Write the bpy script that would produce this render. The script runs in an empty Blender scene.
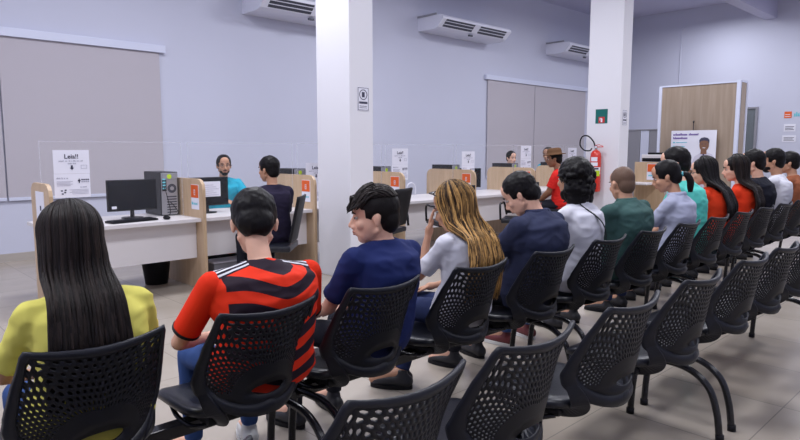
import bpy, bmesh, math, random
from mathutils import Vector, Matrix, Euler, noise
R = math.radians
sc = bpy.context.scene
col = sc.collection

# ---------------------------------------------------------------- camera, world, lights, exposure
PITCH = math.atan(70 / 620)
cd = bpy.data.cameras.new('camera'); cam = bpy.data.objects.new('camera', cd); col.objects.link(cam)
cam.location = (0, 0, 1.37); cam.rotation_euler = (R(90) - PITCH, 0, R(46.2 - 90))
cd.sensor_width = 36; cd.lens = 620 / 800 * 36; cd.clip_start = .05
sc.camera = cam
w = bpy.data.worlds.new('world'); sc.world = w; w.use_nodes = True
w.node_tree.nodes['Background'].inputs[0].default_value = (.75, .78, 1, 1)
w.node_tree.nodes['Background'].inputs[1].default_value = .3
def area(x, y, z, sx, sy, power, c=(.93, .945, 1)):
    l = bpy.data.lights.new('ceiling_light', 'AREA'); l.shape = 'RECTANGLE'; l.size = sx; l.size_y = sy
    l.energy = power; l.color = c
    o = bpy.data.objects.new('ceiling_light', l); col.objects.link(o); o.location = (x, y, z)
LP = 105
for x in (-1.2, 3.0, 7.2, 11.4, 15.0):
    for y in (-1.6, 2.2, 5.6):
        area(x, y, 4.55, 1.3, .9, LP * (.45 if y < 0 else 1.18) * (.62 if x > 14 else .8 if x > 11 else 1))
sc.view_settings.view_transform = 'Standard'; sc.view_settings.look = 'None'
sc.view_settings.gamma = 1; sc.view_settings.use_curve_mapping = False
sc.view_settings.exposure = -0.34

# ---------------------------------------------------------------- node maths
class NT:
    def __init__(s, m): s.t = m.node_tree; s.n = s.t.nodes; s.l = s.t.links
class V:
    def __init__(s, nt, sock): s.nt = nt; s.s = sock
    def op(s, o, *a):
        nd = s.nt.n.new('ShaderNodeMath'); nd.operation = o
        s.nt.l.new(s.s, nd.inputs[0])
        for i, b in enumerate(a):
            if isinstance(b, V): s.nt.l.new(b.s, nd.inputs[i + 1])
            else: nd.inputs[i + 1].default_value = b
        return V(s.nt, nd.outputs[0])
    def __add__(s, b): return s.op('ADD', b)
    __radd__ = __add__
    def __sub__(s, b): return s.op('SUBTRACT', b)
    def __rsub__(s, b): return s.op('MULTIPLY', -1.).op('ADD', b)
    def __mul__(s, b): return s.op('MULTIPLY', b)
    __rmul__ = __mul__
    def __gt__(s, b): return s.op('GREATER_THAN', b)
    def __lt__(s, b): return s.op('LESS_THAN', b)
def mat(name, c, rough=.5, metal=0, bump=0, bscale=40, var=0, vscale=8, coat=0, spec=.5, emit=None, stretch=(1, 1, 1), alpha=1, trans=0):
    m = bpy.data.materials.new(name); m.use_nodes = True
    nt = NT(m); b = nt.n['Principled BSDF']
    b.inputs['Base Color'].default_value = (*c, 1); b.inputs['Roughness'].default_value = rough
    b.inputs['Metallic'].default_value = metal; b.inputs['Coat Weight'].default_value = coat
    b.inputs['Specular IOR Level'].default_value = spec
    b.inputs['Transmission Weight'].default_value = trans
    b.inputs['Alpha'].default_value = alpha
    if emit: b.inputs['Emission Color'].default_value = (*emit[0], 1); b.inputs['Emission Strength'].default_value = emit[1]
    if var or bump:
        tc = nt.n.new('ShaderNodeTexCoord'); mp = nt.n.new('ShaderNodeMapping'); mp.inputs['Scale'].default_value = stretch
        nt.l.new(tc.outputs['Object'], mp.inputs[0])
    if var:
        nz = nt.n.new('ShaderNodeTexNoise'); nz.inputs['Scale'].default_value = vscale; nz.inputs['Detail'].default_value = 5
        nt.l.new(mp.outputs[0], nz.inputs['Vector'])
        mr = nt.n.new('ShaderNodeMapRange'); mr.inputs[1].default_value = .3; mr.inputs[2].default_value = .7
        mr.inputs[3].default_value = 1 - var; mr.inputs[4].default_value = 1 + var
        nt.l.new(nz.outputs[0], mr.inputs[0])
        mx = nt.n.new('ShaderNodeMix'); mx.data_type = 'RGBA'; mx.blend_type = 'MULTIPLY'; mx.inputs[0].default_value = 1
        mx.inputs[6].default_value = (*c, 1); nt.l.new(mr.outputs[0], mx.inputs[7]); nt.l.new(mx.outputs[2], b.inputs['Base Color'])
    if bump:
        nz = nt.n.new('ShaderNodeTexNoise'); nz.inputs['Scale'].default_value = bscale; nz.inputs['Detail'].default_value = 3
        nt.l.new(mp.outputs[0], nz.inputs['Vector'])
        bp = nt.n.new('ShaderNodeBump'); bp.inputs['Strength'].default_value = bump; bp.inputs['Distance'].default_value = .01
        nt.l.new(nz.outputs[0], bp.inputs['Height']); nt.l.new(bp.outputs[0], b.inputs['Normal'])
    return m
def mixcol(m, pairs, base):
    """base colour, then each (factor V, colour) laid over it"""
    nt = NT(m); b = nt.n['Principled BSDF']; prev = None
    for fac, c in pairs:
        mx = nt.n.new('ShaderNodeMix'); mx.data_type = 'RGBA'
        if prev is None: mx.inputs[6].default_value = (*base, 1)
        else: nt.l.new(prev, mx.inputs[6])
        mx.inputs[7].default_value = (*c, 1); nt.l.new(fac.s, mx.inputs[0]); prev = mx.outputs[2]
    nt.l.new(prev, b.inputs['Base Color'])
def coords(m):
    nt = NT(m); tc = nt.n.new('ShaderNodeTexCoord'); sp = nt.n.new('ShaderNodeSeparateXYZ')
    nt.l.new(tc.outputs['Object'], sp.inputs[0])
    return nt, [V(nt, sp.outputs[i]) for i in range(3)], tc

M = {}
M['wall'] = mat('wall_paint', (.56, .575, .70), .75, var=.015, vscale=.7, bump=.05, bscale=60)
M['column'] = mat('column_paint', (.76, .755, .81), .7, bump=.05, bscale=60)
M['ceiling'] = mat('ceiling_paint', (.52, .52, .68), .85)
M['blind'] = mat('blind_fabric', (.47, .44, .49), .85, bump=.1, bscale=200)
M['white_rail'] = mat('white_rail', (.62, .65, .80), .4)
M['baseboard'] = mat('baseboard_tile', (.42, .38, .35), .35)
M['laminate'] = mat('white_laminate', (.70, .67, .69), .4, var=.02, vscale=2)
M['black_plastic'] = mat('black_plastic', (.007, .0075, .012), .42, bump=.05, bscale=500, spec=.28)
M['frame_plastic'] = mat('frame_plastic', (.010, .011, .018), .42, bump=.04, bscale=500, spec=.32)
M['seat_vinyl'] = mat('seat_vinyl', (.008, .009, .015), .34, bump=.1, bscale=160, spec=.45)
M['black_metal'] = mat('black_metal', (.010, .010, .014), .22)
M['black'] = mat('matte_black', (.006, .006, .009), .5, spec=.25)
M['screen'] = mat('black_screen', (.004, .005, .010), .12, spec=.25)
M['case'] = mat('computer_case', (.012, .013, .018), .4, spec=.3)
M['steel'] = mat('steel_back', (.42, .43, .47), .35, metal=.6)
M['paper'] = mat('paper', (.78, .78, .88), .8)
M['ink'] = mat('ink', (.05, .05, .09), .8)
M['grey_ink'] = mat('grey_ink', (.42, .42, .52), .8)
M['orange'] = mat('orange_label', (.75, .12, .02), .5)
M['cyan_ink'] = mat('cyan_ink', (.15, .55, .65), .6)
M['ac_white'] = mat('air_unit_white', (.72, .73, .84), .35)
M['ac_dark'] = mat('air_vent_dark', (.05, .055, .08), .5)
M['red'] = mat('extinguisher_red', (.62, .03, .015), .25, coat=.4)
M['green_sign'] = mat('sign_green', (.0, .13, .12), .4)
M['red_sign'] = mat('sign_red', (.55, .03, .03), .4)
M['yellow_green'] = mat('label_lime', (.50, .70, .02), .5)
M['chrome'] = mat('chrome', (.6, .6, .63), .2, metal=1)
M['acrylic'] = mat('clear_acrylic', (.93, .95, 1), .03, alpha=.015, spec=.2)
M['acrylic_edge'] = mat('acrylic_edge', (.72, .74, .84), .2, alpha=.22)
M['grey_door'] = mat('grey_door', (.13, .15, .17), .5)
M['grey_metal'] = mat('grey_metal', (.27, .27, .31), .4)
M['shoe_black'] = mat('shoe_black', (.015, .015, .02), .5)
M['shoe_white'] = mat('shoe_white', (.6, .6, .6), .5)
M['shoe_maroon'] = mat('shoe_maroon', (.12, .015, .02), .5)
M['eye'] = mat('eye_white', (.36, .33, .31), .35); M['iris'] = mat('iris', (.015, .008, .005), .15)
M['glasses'] = mat('glasses_frame', (.01, .01, .012), .25)
def wood(name, a, b_, sc_=1.0):
    m = mat(name, a, .42); nt, (x, y, z), tc = coords(m)
    mp = nt.n.new('ShaderNodeMapping'); mp.inputs['Scale'].default_value = (14 * sc_, 14 * sc_, .9 * sc_)
    nt.l.new(tc.outputs['Object'], mp.inputs[0])
    nz = nt.n.new('ShaderNodeTexNoise'); nz.inputs['Scale'].default_value = 1.6; nz.inputs['Detail'].default_value = 6
    nz.inputs['Distortion'].default_value = .6
    nt.l.new(mp.outputs[0], nz.inputs['Vector'])
    r = nt.n.new('ShaderNodeValToRGB'); r.color_ramp.elements[0].color = (*a, 1); r.color_ramp.elements[1].color = (*b_, 1)
    r.color_ramp.elements[0].position = .3; r.color_ramp.elements[1].position = .7
    nt.l.new(nz.outputs[0], r.inputs[0]); nt.l.new(r.outputs[0], nt.n['Principled BSDF'].inputs['Base Color'])
    return m
M['wood'] = wood('light_oak', (.50, .35, .22), (.60, .44, .29))
M['booth_wood'] = wood('booth_oak', (.29, .22, .165), (.38, .30, .235), .6)

# floor tiles
def floor_mat():
    m = mat('floor_tile', (.5, .46, .42), .16, spec=.5)
    nt, (x, y, z), tc = coords(m); b = nt.n['Principled BSDF']
    fx = ((x - 3.02) * (1 / .67) + 100).op('FRACT')
    fy = ((y - .88) * (1 / .67) + 100).op('FRACT')
    g = .0045
    lx = (fx < g) + (fx > 1 - g); ly = (fy < g) + (fy > 1 - g)
    line = (lx + ly).op('MINIMUM', 1.)
    ix = ((x - 3.02) * (1 / .67) + 100).op('FLOOR'); iy = ((y - .88) * (1 / .67) + 100).op('FLOOR')
    cb = nt.n.new('ShaderNodeCombineXYZ'); nt.l.new(ix.s, cb.inputs[0]); nt.l.new(iy.s, cb.inputs[1])
    wn = nt.n.new('ShaderNodeTexWhiteNoise'); nt.l.new(cb.outputs[0], wn.inputs[0])
    nz = nt.n.new('ShaderNodeTexNoise'); nz.inputs['Scale'].default_value = 2.2; nz.inputs['Detail'].default_value = 6
    nt.l.new(tc.outputs['Object'], nz.inputs['Vector'])
    t = V(nt, wn.outputs[0]) * .3 + V(nt, nz.outputs[0]) * .7
    r = nt.n.new('ShaderNodeValToRGB'); r.color_ramp.elements[0].color = (.345, .295, .245, 1); r.color_ramp.elements[1].color = (.435, .385, .33, 1)
    r.color_ramp.elements[0].position = .25; r.color_ramp.elements[1].position = .75
    nt.l.new(t.s, r.inputs[0])
    mx = nt.n.new('ShaderNodeMix'); mx.data_type = 'RGBA'; nt.l.new(line.s, mx.inputs[0]); nt.l.new(r.outputs[0], mx.inputs[6])
    mx.inputs[7].default_value = (.25, .22, .19, 1); nt.l.new(mx.outputs[2], b.inputs['Base Color'])
    rr = V(nt, nz.outputs[0]) * .18 + .14; nt.l.new(rr.s, b.inputs['Roughness'])
    return m
M['floor'] = floor_mat()

# ---------------------------------------------------------------- mesh helpers
def tag(o, label=None, cat=None, group=None, kind=None):
    if label: o['label'] = label
    if cat: o['category'] = cat
    if group: o['group'] = group
    if kind: o['kind'] = kind
    return o
def empty(name, loc, label, cat, group=None, rz=0, kind=None):
    o = bpy.data.objects.new(name, None); col.objects.link(o); o.location = loc; o.rotation_euler = (0, 0, rz)
    o.empty_display_size = .1
    return tag(o, label, cat, group, kind)
def obj(name, bm, m, parent=None, smooth=False, label=None):
    me = bpy.data.meshes.new(name); bm.normal_update(); bm.to_mesh(me); bm.free()
    for x in (m if isinstance(m, (list, tuple)) else [m]): me.materials.append(x)
    if smooth: me.polygons.foreach_set('use_smooth', [True] * len(me.polygons))
    o = bpy.data.objects.new(name, me); col.objects.link(o)
    if parent: o.parent = parent
    if label: o['label'] = label
    return o
def copy_tree(o, parent=None):
    c = o.copy(); col.objects.link(c); c.parent = parent
    for ch in list(o.children): copy_tree(ch, c)
    return c
def box(bm, x0, x1, y0, y1, z0, z1, bev=0, mi=0, mx=None):
    r = bmesh.ops.create_cube(bm, size=1)
    vs = r['verts']
    for v in vs:
        v.co = Vector(((x0 + x1) / 2 + v.co.x * (x1 - x0), (y0 + y1) / 2 + v.co.y * (y1 - y0), (z0 + z1) / 2 + v.co.z * (z1 - z0)))
    if mx is not None:
        for v in vs: v.co = mx @ v.co
    fs = {f for v in vs for f in v.link_faces}
    for f in fs: f.material_index = mi
    if bev:
        es = list({e for v in vs for e in v.link_edges})
        rr = bmesh.ops.bevel(bm, geom=es, offset=bev, segments=2, affect='EDGES', profile=.6)
        for f in rr['faces']: f.material_index = mi
def ring_tube(bm, pts, rads, n=12, caps=True, flat=1.0, mi=0):
    """tube through pts; flat squashes the section"""
    pts = [Vector(p) for p in pts]; rings = []
    prev = None
    for i, p in enumerate(pts):
        t = (pts[min(i + 1, len(pts) - 1)] - pts[max(i - 1, 0)]).normalized()
        if prev is None:
            a = Vector((0, 0, 1)) if abs(t.z) < .9 else Vector((1, 0, 0))
            u = t.cross(a).normalized()
        else:
            u = (prev - t * prev.dot(t)).normalized()
        prev = u; v = t.cross(u)
        r = rads[i] if isinstance(rads, (list, tuple)) else rads
        rings.append([bm.verts.new(p + u * math.cos(2 * math.pi * k / n) * r + v * math.sin(2 * math.pi * k / n) * r * flat) for k in range(n)])
    for a, b in zip(rings, rings[1:]):
        for k in range(n):
            f = bm.faces.new((a[k], a[(k + 1) % n], b[(k + 1) % n], b[k])); f.material_index = mi
    if caps:
        bm.faces.new(list(reversed(rings[0]))).material_index = mi; bm.faces.new(rings[-1]).material_index = mi
def arc(pts, n=6):
    """Catmull-Rom smoothing"""
    P = [Vector(p) for p in pts]; P = [P[0] * 2 - P[1]] + P + [P[-1] * 2 - P[-2]]; out = []
    for i in range(1, len(P) - 2):
        for k in range(n):
            t = k / n; a, b, c, d = P[i - 1:i + 3]
            out.append(.5 * ((2 * b) + (c - a) * t + (2 * a - 5 * b + 4 * c - d) * t * t + (3 * b - a - 3 * c + d) * t ** 3))
    out.append(P[-2]); return out
def lathe(bm, prof, n=24, c=(0, 0, 0), mi=0):
    rings = [[bm.verts.new((c[0] + r * math.cos(2 * math.pi * k / n), c[1] + r * math.sin(2 * math.pi * k / n), c[2] + z)) for k in range(n)] for r, z in prof]
    for a, b in zip(rings, rings[1:]):
        for k in range(n): bm.faces.new((a[k], a[(k + 1) % n], b[(k + 1) % n], b[k])).material_index = mi
    bm.faces.new(list(reversed(rings[0]))).material_index = mi; bm.faces.new(rings[-1]).material_index = mi
def cap(bm, p0, p1, r0, r1=None, n=14, ends=(1, 1)):
    """tapered capsule"""
    r1 = r0 if r1 is None else r1
    p0 = Vector(p0); p1 = Vector(p1); t = p1 - p0
    if t.length < 1e-6: t = Vector((0, 0, .001))
    t.normalize(); P = []; Rr = []
    if ends[0]:
        for a in (85, 60, 30): P.append(p0 - t * r0 * math.sin(R(a))); Rr.append(r0 * math.cos(R(a)))
    P.append(p0); Rr.append(r0); P.append(p1); Rr.append(r1)
    if ends[1]:
        for a in (30, 60, 85): P.append(p1 + t * r1 * math.sin(R(a))); Rr.append(r1 * math.cos(R(a)))
    ring_tube(bm, P, Rr, n)
def ell(bm, c, r, mx=None, seg=20):
    res = bmesh.ops.create_uvsphere(bm, u_segments=seg, v_segments=seg * 2 // 3, radius=1)
    for v in res['verts']:
        p = Vector((c[0] + v.co.x * r[0], c[1] + v.co.y * r[1], c[2] + v.co.z * r[2]))
        v.co = mx @ p if mx is not None else p
def remesh(bm, vox, smooth=3):
    me = bpy.data.meshes.new('tmp'); bmesh.ops.recalc_face_normals(bm, faces=bm.faces); bm.to_mesh(me); bm.free()
    o = bpy.data.objects.new('tmp', me); col.objects.link(o)
    md = o.modifiers.new('r', 'REMESH'); md.mode = 'VOXEL'; md.voxel_size = vox; md.use_smooth_shade = True
    if smooth:
        s = o.modifiers.new('s', 'SMOOTH'); s.iterations = smooth; s.factor = .5
    dg = bpy.context.evaluated_depsgraph_get()
    m2 = bpy.data.meshes.new_from_object(o.evaluated_get(dg))
    bpy.data.objects.remove(o); bpy.data.meshes.remove(me)
    return m2
def meobj(name, me, m, parent=None, label=None):
    me.name = name; me.materials.clear()
    for x in (m if isinstance(m, (list, tuple)) else [m]): me.materials.append(x)
    me.polygons.foreach_set('use_smooth', [True] * len(me.polygons))
    o = bpy.data.objects.new(name, me); col.objects.link(o); o.parent = parent
    if label: o['label'] = label
    return o
def text_mesh(bm, s, x, z, size, mx, mi=0, align='CENTER', bold=0):
    """flat lettering in the local xz plane, put in place by mx"""
    c = bpy.data.curves.new('t', 'FONT'); c.body = s; c.size = size; c.align_x = align; c.offset = bold; c.extrude = .0002; c.resolution_u = 2
    o = bpy.data.objects.new('t', c); col.objects.link(o)
    me = bpy.data.meshes.new_from_object(o.evaluated_get(bpy.context.evaluated_depsgraph_get()))
    n0 = len(bm.verts); f0 = len(bm.faces); bm.from_mesh(me); bm.verts.ensure_lookup_table(); bm.faces.ensure_lookup_table()
    for v in bm.verts[n0:]:
        v.co = mx @ Vector((x + v.co.x, -v.co.z, z + v.co.y))
    for f in bm.faces[f0:]: f.material_index = mi
    bpy.data.objects.remove(o); bpy.data.meshes.remove(me); bpy.data.curves.remove(c)

def word_marks(bm, x, z, w_, h, mx, mi=0, seed=1):
    """a line of small unreadable letter-like marks"""
    rnd = random.Random(seed); u = 0
    while u < w_:
        a = h * rnd.uniform(.35, .6)
        if u + a > w_: break
        if rnd.random() < .86: box(bm, x + u, x + u + a * .8, -.0004, .0006, z, z + h * rnd.choice((.7, .7, 1)), mi=mi, mx=mx)
        u += a

# ---------------------------------------------------------------- the room
WY, WX, CZ = 8.79, 16.65, 4.95
X0, Y0 = -3.0, -3.2
def struct(name, bm, m, parent=None):
    return tag(obj(name, bm, m, parent), kind='structure')
bm = bmesh.new(); box(bm, X0, WX, Y0, WY, -.1, 0); struct('floor', bm, M['floor'])
bm = bmesh.new(); box(bm, X0, WX, Y0, WY, CZ, CZ + .1); struct('ceiling', bm, M['ceiling'])
bm = bmesh.new(); box(bm, X0 - .2, WX + .2, WY, WY + .2, 0, CZ); struct('wall_back', bm, M['wall'])
bm = bmesh.new(); box(bm, WX, WX + .2, Y0, WY, 0, CZ); struct('wall_right', bm, M['wall'])
bm = bmesh.new(); box(bm, X0 - .2, X0, Y0, WY, 0, CZ); struct('wall_left', bm, M['wall'])
bm = bmesh.new(); box(bm, X0 - .2, WX + .2, Y0 - .2, Y0, 0, CZ); struct('wall_front', bm, M['wall'])
bm = bmesh.new(); box(bm, X0, WX, WY - .015, WY, 0, .1); struct('baseboard_back', bm, M['baseboard'])
bm = bmesh.new(); box(bm, WX - .015, WX, Y0, WY - .015, 0, .1); struct('baseboard_right', bm, M['baseboard'])
bm = bmesh.new(); box(bm, 7.5, WX, 4.66, 4.92, 4.42, CZ); struct('ceiling_beam', bm, M['ceiling'])
bm = bmesh.new(); ring_tube(bm, [(WX - .015, 6.84, 0), (WX - .015, 6.84, 4.45)], .014, 8); ring_tube(bm, [(WX - .03, 6.84, 4.45), (WX - .03, 6.76, 4.5)], .02, 8)
tag(obj('conduit', bm, M['wall']), 'thin white vertical conduit on the far wall above the wooden partition', 'conduit')
for i, (x, yy) in enumerate(((4.08, 5.56), (9.87, 5.61))):
    bm = bmesh.new(); box(bm, x, x + .32, 5.0, yy, 0, CZ, .008); struct('column', bm, M['column'])
# far grey door
d = empty('door_1', (0, 0, 0), None, None, kind='structure')
bm = bmesh.new(); box(bm, WX - .04, WX - .003, 4.98, 5.9, 0, 2.36); obj('door_panel', bm, M['grey_door'], d)
bm = bmesh.new(); box(bm, WX - .06, WX - .003, 4.93, 5.95, 2.36, 2.40); box(bm, WX - .06, WX - .003, 4.93, 4.98, 0, 2.36); box(bm, WX - .06, WX - .003, 5.9, 5.95, 0, 2.36); obj('door_frame', bm, M['grey_metal'], d)

# blinds on the back wall
def blind(x0, x1, ztop, zb, label):
    t = empty('roller_blind', ((x0 + x1) / 2, WY, zb), label, 'window blind')
    xx = (x1 - x0) / 2
    bm = bmesh.new(); box(bm, -xx, xx, -.030, -.022, .02, ztop - zb); obj('blind_fabric', bm, M['blind'], t)
    bm = bmesh.new(); box(bm, -xx, xx, -.040, -.012, -.02, .02, .004); obj('bottom_bar', bm, M['white_rail'], t)
blind(-.9, 1.76, 2.72, .77, 'grey roller blind at the left edge of the photo, left of the narrow seam')
blind(1.78, 3.72, 2.72, .77, 'grey roller blind behind the desk with the black monitor turned to the room')
blind(11.1, 12.92, 2.92, .77, 'narrow grey roller blind left of the seam, under the middle air unit')
blind(12.94, 15.3, 2.92, .77, 'grey roller blind mostly behind the column with the fire extinguisher')
for a, b_, z0, lb in ((-.9, 3.8, 2.70, 'long pale blue blind pelmet on the left of the back wall'), (11.0, 15.4, 2.90, 'pale blue blind pelmet between the middle and right air units')):
    bm = bmesh.new(); box(bm, a, b_, WY - .07, WY - .001, z0 + .022, z0 + .125, .006)
    tag(obj('blind_pelmet', bm, M['white_rail']), lb, 'pelmet')

# air units
def air_unit(x, z, L, label):
    t = empty('air_conditioner', (x, WY, z), label, 'air conditioner', 'ceiling-height air conditioners on the back wall')
    prof = [(0, .25), (-.60, .25), (-.655, .21), (-.66, .17), (-.52, .03), (-.42, 0), (0, 0)]
    bm = bmesh.new(); a = [bm.verts.new((0, y, zz)) for y, zz in prof]; b = [bm.verts.new((L, y, zz)) for y, zz in prof]
    bm.faces.new(a); bm.faces.new(list(reversed(b)))
    for k in range(len(prof)): q = (k + 1) % len(prof); bm.faces.new((a[k], b[k], b[q], a[q]))
    bmesh.ops.recalc_face_normals(bm, faces=bm.faces); obj('casing', bm, M['ac_white'], t)
    for s in (0, 1):
        bm = bmesh.new(); xa = .12 + s * (L / 2 - .04); xb = xa + L / 2 - .22
        d0 = Vector((0, -.652, .165)); d1 = Vector((0, -.535, .045)); n = Vector((0, -.7, -.7)) * .004
        for u0, u1, mi in ((0, 1, 0), (.22, .30, 1), (.62, .70, 1)):
            e = n * (1 + mi)
            q = [d0.lerp(d1, u0) + e, d0.lerp(d1, u1) + e]
            vs = [bm.verts.new((xa, q[0].y, q[0].z)), bm.verts.new((xb, q[0].y, q[0].z)), bm.verts.new((xb, q[1].y, q[1].z)), bm.verts.new((xa, q[1].y, q[1].z))]
            vs2 = [bm.verts.new(v.co - e * .98) for v in vs]
            bm.faces.new(vs).material_index = mi
            for k in range(4): bm.faces.new((vs[k], vs2[k], vs2[(k + 1) % 4], vs[(k + 1) % 4])).material_index = mi
        obj('air_outlet', bm, [M['ac_dark'], M['ac_white']], t)
    bm = bmesh.new(); box(bm, L * .45, L * .5, -.50, -.46, -.03, 0.001, .003); obj('drain_stub', bm, M['ac_dark'], t)
    for xx in (-.02, L): 
        bm = bmesh.new(); box(bm, xx, xx + .02, -.5, -.0, .25, .285); obj('mounting_bracket', bm, M['grey_metal'], t)
    return t
air_unit(5.06, 3.45, 2.0, 'white air conditioner at the top edge, left of the near column')
air_unit(8.92, 3.68, 2.15, 'white air conditioner in full view between the two columns')
air_unit(13.41, 3.70, 2.1, 'white air conditioner cut off by the column with the fire extinguisher')

# ---------------------------------------------------------------- desks
def sheet_leia(loc, rz, label, parent=None, thing=True):
    t = empty('notice_sheet', loc, label, 'notice', rz=rz)
    bm = bmesh.new(); box(bm, -.148, .148, -.0008, 0, .212, .42); box(bm, -.150, .146, -.0012, -.0004, 0, .21); obj('paper', bm, M['paper'], t)
    I = Matrix.Translation((0, -.002, 0)); bm = bmesh.new()
    text_mesh(bm, 'Leia!!', 0, .345, .055, I, bold=.0012)
    word_marks(bm, -.105, .318, .21, .012, I, 1, 1); word_marks(bm, -.04, .295, .08, .012, I, 1, 2)
    # arrow
    for x0, x1, z0, z1 in ((-.008, .008, .262, .285),): box(bm, x0, x1, -.003, -.0015, z0, z1)
    vs = [bm.verts.new(p) for p in ((-.018, -.003, .264), (.018, -.003, .264), (0, -.003, .243))]; bm.faces.new(vs)
    for x0, x1, z0, z1 in ((.075, .125, .284, .287), (.075, .125, .255, .258), (.075, .078, .255, .287), (.122, .125, .255, .287)): box(bm, x0, x1, -.0028, -.0015, z0, z1, mi=1)
    word_marks(bm, -.13, .165, .10, .015, I, 1, 3)
    for k in range(4): box(bm, -.13, .0 - .02 * (k % 2), -.0028, -.0015, .140 - k * .012, .1445 - k * .012, mi=1)
    word_marks(bm, .06, .085, .07, .014, I, 1, 4)
    for k in range(4): box(bm, -.03 + .02 * (k % 2), .13, -.0028, -.0015, .066 - k * .012, .070 - k * .012, mi=1)
    box(bm, .05, .058, -.003, -.0015, .125, .165); box(bm, .043, .064, -.003, -.0015, .14, .155)
    for a in (0, 1):
        for k in range(4): box(bm, .072 + k * .017, .085 + k * .017, -.003, -.0015, .15 - a * .018, .162 - a * .018, mi=a)
    for a, b in ((-.10, .055), (-.075, .04), (-.095, .028), (-.07, .06)): box(bm, a, a + .016, -.003, -.0015, b, b + .012)
    obj('print', bm, [M['ink'], M['grey_ink']], t)
    return t
PX = [1.44, 2.77, 4.09, 5.47, 6.88, 8.36, 9.80, 11.15, 12.5]
names = ['leftmost', 'second', 'third', 'fourth', 'fifth', 'sixth', 'seventh', 'eighth', 'ninth']
def panel(x, k, label):
    t = empty('desk_divider', (x, 5.62, 0), label, 'desk divider', 'oak dividers between the service desks')
    H = 1.09; D = .95 if k else .55; r = .10
    pr = [(0, 0), (D, 0), (D, H - r)] + [(D - r + r * math.cos(R(a)), H - r + r * math.sin(R(a))) for a in (30, 60, 90)] + \
         [(r + r * math.cos(R(a)), H - r + r * math.sin(R(a))) for a in (90, 120, 150)] + [(0, H - r)]
    bm = bmesh.new(); a = [bm.verts.new((-.015, y, z)) for y, z in pr]; b = [bm.verts.new((.015, y, z)) for y, z in pr]
    bm.faces.new(a); bm.faces.new(list(reversed(b)))
    for i in range(len(pr)): q = (i + 1) % len(pr); bm.faces.new((a[i], b[i], b[q], a[q]))
    bmesh.ops.recalc_face_normals(bm, faces=bm.faces)
    obj('board', bm, M['wood'], t)
    bm = bmesh.new(); I = Matrix.Translation((-.0225, 0, 0)) @ Matrix.Rotation(R(-90), 4, 'Z')
    if k == 0:
        box(bm, -.018, -.0152, .15, .40, .70, 1.02, .001); obj('paper_pocket', bm, M['paper'], t)
        bm = bmesh.new(); box(bm, -.021, -.018, .24, .27, .86, .90); box(bm, -.021, -.018, .22, .30, .80, .81); obj('print', bm, M['ink'], t)
    else:
        box(bm, -.019, -.0152, .08, .24, .79, 1.035); obj('sign_backing', bm, M['paper'], t)
        bm = bmesh.new(); box(bm, -.0215, -.019, .085, .235, .905, 1.03); obj('orange_square', bm, M['orange'], t)
        bm = bmesh.new(); box(bm, -.0225, -.0215, .145, .175, .93, .94); box(bm, -.0225, -.0215, .145, .175, .955, .962); box(bm, -.0225, -.0215, .145, .175, .975, .985)
        box(bm, -.0225, -.0215, .145, .150, .93, .985); box(bm, -.0225, -.0215, .170, .175, .93, .985); obj('emblem', bm, M['paper'], t)
        bm = bmesh.new(); word_marks(bm, -.225, .835, .13, .028, I, 0, 5); obj('lettering', bm, M['cyan_ink'], t)
where = ['at the left behind the long-haired girl', 'right of the first computer tower, by the bag', 'just left of the near column', 'right of the near column behind the navy-shirted teen',
         'behind the woman with gold-streaked hair', 'behind the man in the dark shirt looking down', 'beside the man in the brown hat', 'hidden behind the far column', 'furthest away, beside the bald man']
for k, x in enumerate(PX[:8]):
    panel(x, k, 'oak desk divider with rounded top ' + where[k])
M['acr'] = M['acrylic']
def copies(f, n): return [f(i) for i in range(n)]
for k in range(7):
    a, b = PX[k] + .016, PX[k + 1] - .016
    t = empty('service_desk', (a, 5.66, 0), 'white desk right of the divider ' + where[k], 'desk', 'white service desks in a row')
    L = b - a
    bm = bmesh.new(); box(bm, 0, L, 0, .86, .675, .71, .003); obj('desktop', bm, M['laminate'], t)
    bm = bmesh.new(); box(bm, .002, L - .002, .12, .145, .31, .674); obj('modesty_panel', bm, M['laminate'], t)
    s = empty('acrylic_screen', (a, 6.018, .711), 'clear acrylic screen right of the divider ' + where[k], 'acrylic screen', 'clear acrylic screens on the desks')
    bm = bmesh.new(); box(bm, .02, L - .02, 0, .004, .0, .73); obj('pane', bm, M['acrylic'], s)
    bm = bmesh.new(); box(bm, .02, L - .02, -.001, .005, .73, .737); box(bm, .014, .02, -.001, .005, 0, .737); box(bm, L - .02, L - .014, -.001, .005, 0, .737); obj('edge', bm, M['acrylic_edge'], s)
lab = ['two white notice sheets with Leia above the first desk, by the leftmost divider', None, 'white Leia notice sheets peeking out left of the near column',
       'white Leia notice sheets just right of the near column', 'white notice sheets over the divider behind the gold-haired woman', 'white Leia notice sheets above the man in the dark shirt', 'white notice sheets above the brown hat']
zz = [.95, 0, .80, .97, .93, 1.02, .99]
for k in range(7):
    if lab[k]: sheet_leia((PX[k] + (.29 if k != 0 else .28), 6.005, zz[k]), 0, lab[k])

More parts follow.
